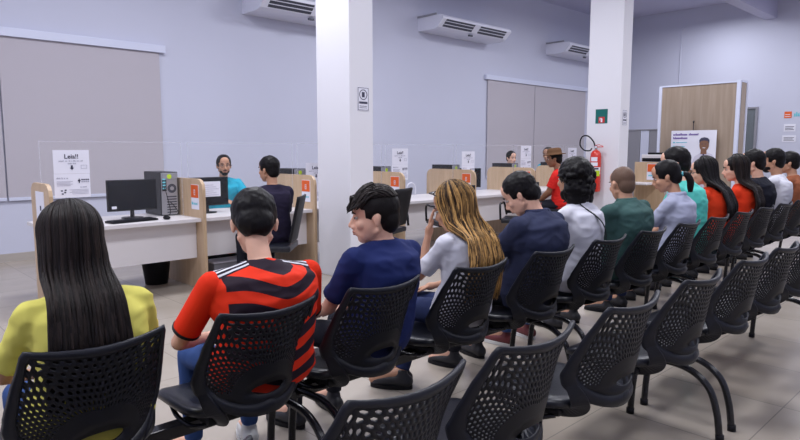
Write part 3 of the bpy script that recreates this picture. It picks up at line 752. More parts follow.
bench(R1, (7.32, 7.94, 8.56), 7.05, 8.83, 'furthest black waiting bench of the occupied row, holding the men at the right edge')
bench(R2, (-.22, .38, 1.00), -.45, 1.215, 'empty black waiting bench nearest the camera, at the bottom centre')
bench(R2, (1.53, 2.15, 2.80), 1.255, 3.08, 'empty black waiting bench in the middle of the near row, bent legs at right end')
bench(R2, (3.47, 4.04, 4.65), 3.14, 5.00, 'empty black waiting bench at the right end of the near row')
for o in [proto_seat] + list(proto_seat.children_recursive): bpy.data.objects.remove(o)

# ---------------------------------------------------------------- people
def skin(name, c): return mat(name, c, .5, var=.08, vscale=12, spec=.35)
SK = {'light': skin('skin_light', (.74, .43, .31)), 'tan': skin('skin_tan', (.50, .265, .17)), 'brown': skin('skin_brown', (.30, .145, .085)), 'dark': skin('skin_dark', (.16, .075, .045)),
      'medium': skin('skin_medium', (.55, .30, .20))}
def hair_mat(name, c1, c2, rough=.45):
    m = mat(name, c1, rough, spec=.16); nt, (x, y, z), tc = coords(m)
    mp = nt.n.new('ShaderNodeMapping'); mp.inputs['Scale'].default_value = (90, 90, 7); nt.l.new(tc.outputs['Object'], mp.inputs[0])
    nz = nt.n.new('ShaderNodeTexNoise'); nz.inputs['Scale'].default_value = 1; nz.inputs['Detail'].default_value = 4; nt.l.new(mp.outputs[0], nz.inputs['Vector'])
    at = nt.n.new('ShaderNodeAttribute'); at.attribute_name = 'strand'
    v = V(nt, nz.outputs[0]) * .5 + V(nt, at.outputs['Fac']) * .5
    r = nt.n.new('ShaderNodeValToRGB'); r.color_ramp.elements[0].color = (*c1, 1); r.color_ramp.elements[1].color = (*c2, 1)
    r.color_ramp.elements[0].position = .3; r.color_ramp.elements[1].position = .75
    nt.l.new(v.s, r.inputs[0]); nt.l.new(r.outputs[0], nt.n['Principled BSDF'].inputs['Base Color'])
    bp = nt.n.new('ShaderNodeBump'); bp.inputs['Strength'].default_value = .5; bp.inputs['Distance'].default_value = .004
    nt.l.new(nz.outputs[0], bp.inputs['Height']); nt.l.new(bp.outputs[0], nt.n['Principled BSDF'].inputs['Normal'])
    return m
HM = {'black': hair_mat('hair_black', (.006, .005, .006), (.018, .015, .017)), 'brown': hair_mat('hair_dark_brown', (.007, .005, .005), (.026, .018, .016)),
      'gold': hair_mat('hair_gold_streaked', (.03, .016, .009), (.62, .35, .12), .5), 'grey': hair_mat('hair_greying', (.05, .045, .045), (.12, .11, .11)),
      'stubble': hair_mat('hair_stubble', (.13, .078, .056), (.21, .125, .09)), 'faded': hair_mat('hair_faded', (.010, .008, .008), (.035, .026, .024))}
def fabric(name, c, bump=.35, var=.06): return mat(name, c, .85, bump=bump, bscale=9, var=var, vscale=5, spec=.2)
def rot_head(yaw, pitch, roll): return Euler((-pitch, roll, yaw), 'XYZ').to_matrix() if False else (Matrix.Rotation(yaw, 3, 'Z') @ Matrix.Rotation(-pitch, 3, 'X') @ Matrix.Rotation(roll, 3, 'Y'))
def cloth_noise(me, amp, fx=(9, 9, 6), seed=0, keep=None):
    me.calc_loop_triangles() if False else None
    ns = [v.normal.copy() for v in me.vertices]
    for v, n in zip(me.vertices, ns):
        p = Vector((v.co.x * fx[0] + seed * 7.1, v.co.y * fx[1], v.co.z * fx[2] + seed))
        a = noise.noise(p) + .6 * (1 - 2 * abs(noise.noise(p * 1.9))) - .2
        v.co += n * a * amp
def ik(a, b, l1, l2, hint):
    d = b - a; L = min(d.length, (l1 + l2) * .995); dn = d.normalized(); b = a + dn * L
    x = (l1 * l1 - l2 * l2 + L * L) / (2 * L); h = math.sqrt(max(0, l1 * l1 - x * x))
    hn = (hint - dn * hint.dot(dn)).normalized()
    return a + dn * x + hn * h, b
def hand(bm, wr, d, up, s, curl=.5, spread=.012, S=1):
    """wr wrist, d direction of the palm, up back of the hand, s thumb side sign"""
    d = d.normalized(); up = (up - d * up.dot(d)).normalized(); sd = d.cross(up) * s
    pc = wr + d * .05 * S
    cap(bm, wr, wr + d * .02, .026 * S, .028 * S)
    for o in (-.026, -.009, .009, .026): cap(bm, wr + d * .02 * S + sd * o * .6 * S, wr + d * .085 * S + sd * o * S, .014 * S, .0125 * S, 10)
    for i, (o, l) in enumerate(((.032, .072), (.011, .082), (-.011, .076), (-.032, .060))):
        p = wr + d * .085 * S + sd * o * S; dd = d.copy(); r = .0095 * S
        for j, q in enumerate((.42, .32, .26)):
            dd = (dd - up * curl * (.5 + .35 * j)).normalized(); dd = (dd + sd * o * 3 * spread * 10 * (1 if j == 0 else 0)).normalized()
            p2 = p + dd * l * q * 1.05 * S; cap(bm, p, p2, r, r * .9, 10); p = p2; r *= .92
    p = wr + d * .03 * S + sd * .026 * S; dd = (d + sd * .9 - up * .3).normalized()
    p2 = p + dd * .04 * S; cap(bm, p, p2, .014 * S, .011 * S, 10); p3 = p2 + (d + sd * .25 - up * curl * .6).normalized() * .032 * S; cap(bm, p2, p3, .0105 * S, .009 * S, 10)

def person(loc, rz, label, skin_m, hair=None, hair_m='black', shirt=None, shirt_m=None, sleeve='short', pants_m=None, shoe_m=None, lean=-8, slump=12, hyaw=0, hpitch=15, hroll=0,
           S=.95, W=1.0, hands=None, legs='std', child=None, detail=False, female=False, fidx=0, HS=1.13, neck=.0, hdx=0, AL=.94, eo=.55, extra=None, sleeve_m=None, glasses=False, hc=None, knees=.42):
    """seated figure; origin on the floor under the pelvis, facing +Y"""
    t = empty('person', loc, label, 'person', None, rz)
    L = R(lean); sh = R(slump)
    def dr(a): return Vector((0, math.sin(a), math.cos(a)))
    P0 = Vector((0, 0, .455 + .095 * S)); P1 = P0 + dr(L - .05) * .17 * S; P2 = P1 + dr(L + sh * .3) * .17 * S; P3 = P2 + dr(L + sh) * .145 * S
    nk = P3 + dr(L + sh + R(hpitch) * .35 + .15) * (.075 * S + neck)
    HRm = rot_head(R(hyaw), R(hpitch), R(hroll))
    HC = (nk + HRm @ Vector((0, .022, .105)) * S * HS) if hc is None else Vector(hc)
    HC.x += hdx
    H4 = Matrix.Translation(HC) @ HRm.to_4x4() @ Matrix.Scale(S * HS, 4)
    hp = lambda x, y, z: H4 @ Vector((x, y, z))
    shw = (.142 if female else .168) * S * W
    shl = {s: P3 + Vector((s * shw, -.012 * S + .01, -.048 * S)) for s in (-1, 1)}
    hip = {s: P0 + Vector((s * .085 * S, .02, -.01)) for s in (-1, 1)}
    kn, an, toe = {}, {}, {}
    for s in (-1, 1):
        kz = .50
        if legs == 'std': kn[s] = Vector((s * .14, knees, kz)); an[s] = Vector((s * .13, knees + .03, .095)); toe[s] = an[s] + Vector((s * .03, .15, -.055))
        elif legs == 'crossed': kn[s] = Vector((s * .10, knees - .02, kz)); an[s] = Vector((-s * .03 - .01, knees + .04 - (.05 if s > 0 else 0), .10)); toe[s] = an[s] + Vector((-s * .05 - .05, .14, -.055))
        elif legs == 'tucked': kn[s] = Vector((s * .12, knees, kz - .01)); an[s] = Vector((s * .10, knees - .12, .10)); toe[s] = an[s] + Vector((s * .02, .14, -.055))
    hands = hands or {-1: Vector((-.10, .30, .60)), 1: Vector((.10, .30, .60))}
    el, wr = {}, {}
    for s in (-1, 1):
        tgt = hands[s] if not isinstance(hands[s], dict) else hands[s]['p']
        hint = Vector((s * eo, -.35, -.5)) if not isinstance(hands[s], dict) else hands[s]['hint']
        el[s], wr[s] = ik(shl[s], Vector(tgt), .285 * AL, .25 * AL, Vector(hint))
    # ---- body
    bm = bmesh.new()
    TW = (.92 if female else 1.0) * W
    def torso(b, g):
        """lofted trunk from hips to the base of the neck"""
        dn = dr(L + sh); Q = [P0 - Vector((0, 0, .085 * S)), P0, P0.lerp(P1, .5), P1, P1.lerp(P2, .5), P2, P2.lerp(P3, .55), P3 - dn * .035 * S, P3 + dn * .004, P3 + dn * .035 * S]
        hw = [.135, .168, .160, .148, .152, .160, .166, .150, .088, .055]
        if female: hw = [.135, .172, .158, .132, .134, .142, .146, .130, .078, .048]
        hd = [.09, .125, .120, .108, .112, .118, .112, .082, .066, .054]; n = 32; rings = []
        for i, (q, a_, d_) in enumerate(zip(Q, hw, hd)):
            t_ = (Q[min(i + 1, 9)] - Q[max(i - 1, 0)]).normalized(); f_ = Vector((1, 0, 0)).cross(t_) * -1
            a_ = a_ * S * (W if i < 8 else 1) + g; d_ = d_ * S * (.5 + .5 * W) + g
            rings.append([b.verts.new(q + Vector((1, 0, 0)) * math.copysign(abs(math.cos(2 * math.pi * k / n)) ** .85, math.cos(2 * math.pi * k / n)) * a_ + f_ * math.copysign(abs(math.sin(2 * math.pi * k / n)) ** .85, math.sin(2 * math.pi * k / n)) * d_) for k in range(n)])
        for u, v_ in zip(rings, rings[1:]):
            for k in range(n): b.faces.new((u[k], u[(k + 1) % n], v_[(k + 1) % n], v_[k]))
        b.faces.new(list(reversed(rings[0]))); b.faces.new(rings[-1])
        for s in (-1, 1): cap(b, P3 + Vector((s * .05, -.004, -.022 * S)), shl[s] + Vector((-s * .008, 0, -.004)), .050 * S + g, .050 * S + g)
        for s in (-1, 1): cap(b, shl[s] + Vector((-s * .02, 0, -.01)), shl[s] + Vector((-s * .035, .0, -.11 * S)), .05 * S + g, .05 * S + g)
        if female:
            for s in (-1, 1): ell(b, P2 + Vector((s * .07 * S, .085 * S, .0)), (.058 * S + g, .055 * S + g, .058 * S + g))
    torso(bm, 0)
    for s in (-1, 1):
        A = .85 if female else 1.0
        cap(bm, shl[s], el[s], .050 * S * A, .038 * S * A); cap(bm, el[s], wr[s], .039 * S * A, .025 * S * A)
        cap(bm, el[s], el[s].lerp(wr[s], .4), .038 * S * A, .037 * S * A)
        hd = hands[s]
        if isinstance(hd, dict): hand(bm, wr[s], Vector(hd['d']), Vector(hd['up']), hd.get('th', 1), hd.get('curl', .3), S=S)
        else: hand(bm, wr[s], Vector((-s * .5, .8, -.25)), Vector((0, .2, 1)), -s, .35, S=S)
        cap(bm, hip[s], kn[s], .082 * S, .055 * S); cap(bm, kn[s], an[s], .052 * S, .033 * S); cap(bm, an[s], toe[s], .035 * S, .028 * S)
    cap(bm, P3 + Vector((0, -.0, -.02)), hp(0, -.028, -.055), .058 * S * (.9 if female else 1), .050 * S * (.88 if female else 1))
    # head
    E = lambda c, r: ell(bm, c, r, H4, 24)
    E((0, -.012, .032), (.073, .093, .084)); E((0, .018, -.025), (.060, .068, .082)); E((0, .050, -.086), (.026, .028, .022)); E((0, .030, -.06), (.050, .052, .045))
    E((0, .050, .05), (.052, .038, .048)); E((0, .070, .022), (.040, .016, .010))
    for s in (-1, 1):
        E((s * .034, .058, -.025), (.024, .022, .022)); E((s * .073, -.008, -.014), (.008, .015, .025)); E((s * .078, -.015, -.004), (.006, .012, .017)); E((s * .012, .092, -.036), (.009, .010, .007))
        cap(bm, hp(s * .052, -.005, -.055), hp(s * .015, .052, -.090), .016 * S, .015 * S)
    cap(bm, hp(0, .082, .008), hp(0, .104, -.028), .0085 * S, .0115 * S); E((0, .086, -.054), (.022, .010, .006)); E((0, .084, -.064), (.019, .010, .006))
    body = meobj('body', remesh(bm, .0055 if detail else .0075, 6 if detail else 4), SK[skin_m], t)
    # eyes, brows, lips
    for s in (-1, 1):
        bm = bmesh.new(); ell(bm, (s * .030, .0725, .003), (.0115, .0095, .0058), H4, 12)
        e = obj('eye', bm, M['eye'], t, True); bm = bmesh.new(); ell(bm, (s * .031, .0785, .003), (.0068, .0042, .0052), H4, 10); obj('iris', bm, M['iris'], e, True)
        bm = bmesh.new(); ring_tube(bm, [hp(s * .014, .088, .022), hp(s * .030, .0865, .028), hp(s * .048, .074, .022)], [.003, .004, .002], 8); obj('eyebrow', bm, HM['black'], t, True)
    bm = bmesh.new(); ell(bm, (0, .0905, -.0545), (.020, .006, .0045), H4, 12); ell(bm, (0, .089, -.0635), (.017, .006, .005), H4, 12); obj('lips', bm, mat('lips', (.36, .13, .10), .5), t, True)
    if glasses:
        bm = bmesh.new()
        for s in (-1, 1):
            ring_tube(bm, [hp(s * .034 + .022 * math.cos(a * math.pi / 8), .098, .002 + .016 * math.sin(a * math.pi / 8)) for a in range(17)], .0018, 6)
            ring_tube(bm, [hp(s * .056, .098, .006), hp(s * .080, .06, .008), hp(s * .085, -.01, .006)], .0022, 6)
        ring_tube(bm, [hp(-.012, .1, .004), hp(.012, .1, .004)], .0018, 6); obj('glasses', bm, M['glasses'], t, True)
    # ---- shirt
    g = .012
    if shirt_m is not None:
        bm = bmesh.new(); torso(bm, g)
        fr = {'none': 0, 'strap': 0, 'short': .78, 'half': .95, 'long': 1}[sleeve]
        sb = {q: (bm if sleeve_m is None else bmesh.new()) for q in (-1, 1)}
        A = .88 if female else 1.0
        for s in (-1, 1):
            if fr:
                e1 = shl[s].lerp(el[s], min(fr, 1)); cap(sb[s], shl[s] + Vector((0, 0, 0)), e1, (.050 if sleeve_m else .054) * S * A + g, .050 * S * A + g, 16, ends=(1, 0 if fr < 1 else 1))
                if fr >= 1:
                    cap(sb[s], el[s], wr[s], .047 * S * A + .006, .034 * S, 16, ends=(1, 0))
        cap(bm, P3 + Vector((0, 0, -.03)), P3 + dr(L + sh) * .032, .066 * S, .058 * S + .002, 18, ends=(1, 0))
        me = remesh(bm, .008 if not detail else .007, 12); cloth_noise(me, .007, (7, 7, 11), seed=fidx)
        if shirt_m == 'striped': shirt_m = striped(max(v.co.y + v.co.z + abs(v.co.x) * .30 for v in me.vertices if .08 < abs(v.co.x) < .16))
        sh_o = meobj('shirt', me, shirt_m, t)
        if sleeve_m is not None:
            for s in (-1, 1):
                meobj('sleeve', remesh(sb[s], .007, 5), sleeve_m, t)
                e0 = shl[s].lerp(el[s], fr - .03); e1 = shl[s].lerp(el[s], fr + .012)
                bm = bmesh.new(); cap(bm, e0, e1, .0665 * S, .065 * S, 24, ends=(0, 0)); obj('cuff', bm, M['black'], t, True)
        if shirt == 'polo':
            c0 = P3 + dr(L + sh) * .025; rr = []
            bm = bmesh.new()
            ring_tube(bm, [c0 + Vector((math.sin(a) * .066 * S, -math.cos(a) * .062 * S, .006 * math.cos(a))) for a in [2 * math.pi * k / 24 for k in range(25)]], .014, 8, flat=1.4)
            obj('collar', bm, shirt_m, sh_o, True)
    # ---- trousers and shoes
    if pants_m is not None:
        bm = bmesh.new(); ell(bm, P0, (.165 * S * W, .122 * S, .095 * S))
        for s in (-1, 1):
            cap(bm, hip[s], kn[s], .092 * S, .066 * S); cap(bm, kn[s], kn[s].lerp(an[s], .97), .064 * S, .048 * S, ends=(1, 0))
        me = remesh(bm, .011, 4); cloth_noise(me, .005, seed=fidx + 3); meobj('trousers', me, pants_m, t)
    for s in (-1, 1):
        bm = bmesh.new(); d = (toe[s] - an[s]); d.z = 0; d.normalize(); a = Vector((an[s].x, an[s].y, .045))
        cap(bm, a - d * .03, a + d * .06, .040, .040); cap(bm, a + d * .06, a + d * .15 + Vector((0, 0, -.012)), .040, .030); cap(bm, a + Vector((0, 0, .0)), a + Vector((0, 0, .05)), .042, .036)
        me = remesh(bm, .010, 4)
        for v in me.vertices: v.co.z = max(v.co.z, .014)
        so = meobj('shoe', me, shoe_m or M['shoe_black'], t)
        bm = bmesh.new(); q = []
        for k in range(20):
            an_ = 2 * math.pi * k / 20; f = math.cos(an_); q.append(a + d * (.06 + f * .125) + d.cross(Vector((0, 0, 1))) * math.sin(an_) * .042)
        A_ = [bm.verts.new((p.x, p.y, .002)) for p in q]; B_ = [bm.verts.new((p.x, p.y, .024)) for p in q]
        bm.faces.new(list(reversed(A_))); bm.faces.new(B_)
        for k in range(20): bm.faces.new((A_[k], A_[(k + 1) % 20], B_[(k + 1) % 20], B_[k]))
        bmesh.ops.recalc_face_normals(bm, faces=bm.faces)
        obj('sole', bm, M['shoe_white'] if shoe_m is M['shoe_maroon'] or shoe_m is M['shoe_white'] else M['black'], so)
    # ---- hair
    inv = H4.inverted(); hm = HM[hair_m]
    def capmesh(th=0.0, mode='short', amp=.003, fr=(22, 22, 22), top=0.0, vox=.005):
        bm = bmesh.new()
        ell(bm, (0, -.016, .036 + top * .4), (.078 + th, .096 + th, .086 + th + top * .6), H4, 28)
        ell(bm, (0, -.055, -.012), (.062 + th, .052 + th * .7, .070), H4, 20)
        if top: ell(bm, (0, .02, .07 + top * .5), (.064 + th, .066 + th, .055 + top * .5), H4, 20)
        me = remesh(bm, vox, 9); ns = [v.normal.copy() for v in me.vertices]
        c = Vector((0, -.01, .03))
        for v, n in zip(me.vertices, ns):
            p = inv @ v.co
            lim = (-.022 if p.z < -.012 else .036 - .0 * p.z if p.z < .035 else .05 + (p.z - .035) * .45)
            if p.z > .072: lim = .2
            if mode == 'full' and p.z <= .072: lim += .012
            if mode == 'receding' and p.z > .03: lim = .035 + (p.z - .05) * .2
            if mode == 'receding' and p.z > .10: lim = .045
            over = (p.y - lim)
            low_ = (-.075 - p.z)
            k = max(0, min(1, over / .012), min(1, low_ / .015) if low_ > 0 else 0)
            q = Vector((p.x * fr[0], p.y * fr[1], p.z * fr[2])) + Vector((fidx, 0, 0))
            a = noise.noise(q) * amp + noise.noise(q * 2.7) * amp * .6
            np_ = p + (c - p) * .22 * k
            v.co = (H4 @ np_) + n * a * (1 - k)
        return me
    def strands(N, ztip, spread, rad, wav=0, back=.0, front=False, az0=-150, az1=150, side=.0, seed=1, part=0, tipvar=.06, hug=True):
        """locks that run over the skull and fall behind the shoulders"""
        rnd = random.Random(seed); bm = bmesh.new(); lay = bm.verts.layers.float.new('strand')
        for i in range(N):
            az = R(rnd.uniform(az0, az1)); sx, cy = math.sin(az), -math.cos(az)     # az 0 = back of the head
            val = rnd.random(); o = rnd.uniform(.0, .014); P = []
            for el_ in (88, 70, 50, 30, 10, -10):
                e = R(el_ - rnd.uniform(0, 3)); P.append(hp(sx * math.cos(e) * (.080 + o), -.016 + cy * math.cos(e) * (.098 + o), .036 + math.sin(e) * (.090 + o)))
            b0 = P[-1].copy(); zt = ztip + rnd.uniform(-tipvar, tipvar * .5); n = 9; ph = rnd.uniform(0, 6.3)
            for k in range(1, n + 1):
                f = k / n; z = b0.z + (zt - b0.z) * f
                x = b0.x * (1 + spread * f) + side * f + math.sin(f * 9 + ph) * wav * f
                yb = torso_back(z) - .012 - o * .8
                y = b0.y + (min(b0.y, yb) - b0.y) * min(1, f * 2.2) if not front else b0.y
                y = min(y, yb - .012) if f > .25 and not front else y
                P.append(Vector((x, y + math.cos(f * 8 + ph) * wav * f * .6, z)))
            n0 = len(bm.verts); PP = arc(P, 2)
            rr = [rad * (.7 + .5 * min(1, j / 6)) * (1 if j < len(PP) - 4 else (len(PP) - j) / 5) for j in range(len(PP))]
            ring_tube(bm, PP, rr, 5, flat=.6)
            bm.verts.ensure_lookup_table()
            for j_, v in enumerate(bm.verts[n0:]): v[lay] = val * min(1, .35 + j_ / 5 / 14)
        return bm
    def torso_back(z):
        pts = [P0, P1, P2, P3, nk]; rb = [.13, .115, .125, .10, .06]
        for (a, ra), (b, rb_) in zip(zip(pts, rb), zip(pts[1:], rb[1:])):
            if z <= b.z: break
        f = max(0, min(1, (z - a.z) / max(.01, b.z - a.z)))
        return (a.y - ra * S) + ((b.y - rb_ * S) - (a.y - ra * S)) * f - .012
    if hair == 'short': meobj('hair', capmesh(.004, amp=.004, vox=.004 if detail else .006), hm, t)
    elif hair == 'quiff':
        meobj('hair', capmesh(.0, amp=.002, vox=.004), HM['faded'], t)
        rnd = random.Random(5); bm = bmesh.new(); lay = bm.verts.layers.float.new('strand')
        for i in range(1500):
            a = rnd.uniform(0, 2 * math.pi); rr_ = math.sqrt(rnd.random()) * 1.0; x = .070 * rr_ * math.cos(a); y = -.020 + .088 * rr_ * math.sin(a)
            def sz(x, y, up): return .036 + (.086 + up) * math.sqrt(max(.03, 1 - (x / .082) ** 2 - ((y + .016) / .104) ** 2))
            fwd = rnd.uniform(.025, .045); lift = (.008 + .008 * (y > -.03)) * rnd.uniform(.5, 1.1); j = rnd.uniform(-.006, .006)
            y1, y2 = y + fwd * .6, y + fwd * 1.2
            y1, y2 = min(y1, .088), min(y2, .094)
            P = [hp(x, y, sz(x, y, -.006)), hp(x * 1.03 + j * .3, y1, sz(x, min(y1, .07), lift)), hp(x * 1.05 + j, y2, sz(x, min(y2, .08), lift) - max(0, y2 - .075) * .5), hp(x * 1.05 + j, y2 + .015, sz(x, min(y2, .08), lift * .4) - .012 - max(0, y2 - .07) * .5)]
            n0 = len(bm.verts); ring_tube(bm, arc(P, 3), [.0024, .003, .003, .003, .0028, .0026, .0022, .0018, .0014, .0008], 4); bm.verts.ensure_lookup_table(); val = rnd.random()
            for v in bm.verts[n0:]: v[lay] = val
        obj('hair_top', bm, HM['faded'], t, True)
    elif hair == 'bald': meobj('hair', capmesh(-.0035, mode='short', amp=.0006, vox=.006), HM['stubble'], t)
    elif hair == 'cap_hat':
        meobj('hair', capmesh(.0, amp=.002, vox=.006), hm, t)
    elif hair in ('long', 'longgold', 'bob', 'long_side'):
        meobj('hair', capmesh(.004, mode='full', amp=.002, fr=(40, 40, 4), vox=.006), hm, t)
        kw = dict(long=dict(N=620, ztip=.66, spread=.32, rad=.0045), longgold=dict(N=900, ztip=.70, spread=.42, rad=.0038, wav=.010, tipvar=.10, side=-.02, az0=-125, az1=125),
                  bob=dict(N=220, ztip=.78, spread=.25, rad=.008, wav=.004), long_side=dict(N=240, ztip=.62, spread=.15, rad=.008))[hair]
        if hair != 'longgold': kw.update(az0=-108, az1=108)
        obj('long_hair', strands(seed=fidx + 2, **kw), hm, t, True)
        # solid mass under the locks
        bm = bmesh.new(); zt = kw['ztip'] + .16; top = hp(0, -.05, -.02); W2 = .066 * (1 + kw['spread'] * .7)
        for k in range(3, 8):
            f = k / 7; z = top.z + (zt - top.z) * f; yb = min(top.y + .04, torso_back(z) + .046) if f > .2 else top.y + .035
            ell(bm, (top.x * (1 - f) + kw.get('side', 0) * f, yb, z), ((.068 + (W2 - .06) * f) * (1 if f < .9 else .8), .016 + .02 * (1 - f), .075))
        meobj('hair_mass', remesh(bm, .010, 3), hm, t)
    elif hair == 'curly':
        bm = bmesh.new(); ell(bm, (0, -.035, .035), (.10, .105, .098), H4); ell(bm, (0, -.06, -.06), (.105, .07, .09), H4); ell(bm, (0, -.06, -.12), (.095, .055, .06), H4)
        rnd = random.Random(4)
        for k in range(150):
            a = R(rnd.uniform(-125, 125)); e = R(rnd.uniform(-65, 85)); q = (math.sin(a) * math.cos(e) * .105, -.04 - math.cos(a) * math.cos(e) * .095, -.02 + math.sin(e) * .135); r_ = rnd.uniform(.012, .022)
            ell(bm, q, (r_, r_, r_), H4, 8)
        me = remesh(bm, .006, 1); cloth_noise(me, .004, (40, 40, 40), fidx); meobj('hair', me, hm, t)
    elif hair == 'pony':
        meobj('hair', capmesh(.002, mode='full', amp=.0015, fr=(10, 40, 30), vox=.006), hm, t)
        bm = bmesh.new(); P = [hp(0, -.10, -.01), hp(0, -.135, -.03), hp(.0, -.145, -.08), hp(0, -.13, -.13), hp(0, -.12, -.16)]
        ring_tube(bm, arc(P, 4), [.016 + .012 * math.sin(math.pi * k / 16) for k in range(17)], 10); obj('ponytail', bm, hm, t, True)
        bm = bmesh.new(); ring_tube(bm, [hp(0, -.105, -.012), hp(0, -.118, -.02)], .02, 12); obj('hair_tie', bm, M['cyan_ink'], t, True)
    if extra == 'stubble_beard':
        bm = bmesh.new(); ell(bm, (0, .048, -.082), (.036, .038, .030), H4); ell(bm, (0, .030, -.062), (.055, .05, .035), H4)
        me = remesh(bm, .005, 1)
        for v in me.vertices:
            p = inv @ v.co
            if p.z > -.045 or (abs(p.x) < .024 and p.z > -.072 and p.y > .07): v.co = H4 @ (p + (Vector((0, .01, -.07)) - p) * .3)
        meobj('beard', me, HM['black'], t)
        bm = bmesh.new(); ring_tube(bm, [hp(-.024, .085, -.052), hp(0, .096, -.045), hp(.024, .085, -.052)], [.003, .005, .003], 8); obj('moustache', bm, HM['black'], t, True)
    t['hc'] = [HC.x, HC.y, HC.z]
    del t['hc']
    return t, dict(H4=H4, P=(P0, P1, P2, P3), shl=shl, wr=wr, el=el, hp=hp, S=S)

denim = fabric('denim', (.035, .075, .22)); navyjean = fabric('navy_jean', (.02, .03, .09)); darkpant = fabric('dark_trousers', (.015, .016, .025)); khaki = fabric('khaki', (.25, .19, .12))
# red and black striped shirt
def striped(S0=.95):
    m = mat('striped_shirt', (.6, .02, .01), .75, bump=.25, bscale=9, spec=.2); nt, (x, y, z), tc = coords(m)
    ax = x.op('ABSOLUTE')
    w1 = ((x + .02) * 9).op('SINE') * .028 - (x > 0.02) * (x - .02) * .28 + ((x * 21 + 1).op('SINE')) * .010
    ph = (z - w1 * -1 + x * -.05) * (1 / .085)
    fr = (ph + 20).op('FRACT')
    black = (fr < .52)
    side = (ax > .180)
    sv = y + z + ax * .30                       # runs down the back of the shoulder
    yoke = (sv > S0 - .085)
    st = ((sv * -1 + S0 + 10) * (1 / .026)).op('FRACT') < .46
    stripes = (sv > S0 - .080) * (sv < S0 - .002) * st * (ax > .070)
    mixcol(m, [(black, (.022, .012, .022)), (side, (.80, .035, .010)), (yoke, (.022, .012, .022)), (stripes, (.72, .72, .78))], (.80, .035, .010))
    return m
redsleeve = fabric('red_sleeve', (.80, .035, .010)); 
yellow = fabric('yellow_tee', (.74, .68, .15)); navy = fabric('navy_tee', (.014, .024, .11)); white = fabric('white_tee', (.66, .66, .74)); dshirt = fabric('dark_blue_shirt', (.028, .034, .075))
greenp = fabric('green_polo', (.045, .10, .095)); palegrey = fabric('pale_shirt', (.42, .44, .58)); mint = fabric('mint_polo', (.11, .60, .52)); redt = fabric('red_top', (.72, .045, .012)); blackt = fabric('black_tee', (.01, .011, .02)); turq = fabric('turquoise_tee', (.02, .36, .52)); pinkish = fabric('brown_tee', (.30, .10, .05))
SY = R1 - .06
HL = {-1: {'p': Vector((-.08, .36, .63)), 'hint': (-.5, -.3, -.6), 'd': (.4, .8, .2), 'up': (0, -.3, -1)}, 1: {'p': Vector((.08, .36, .63)), 'hint': (.5, -.3, -.6), 'd': (-.4, .8, .2), 'up': (0, -.3, -1), 'th': -1}}
PEOPLE = True
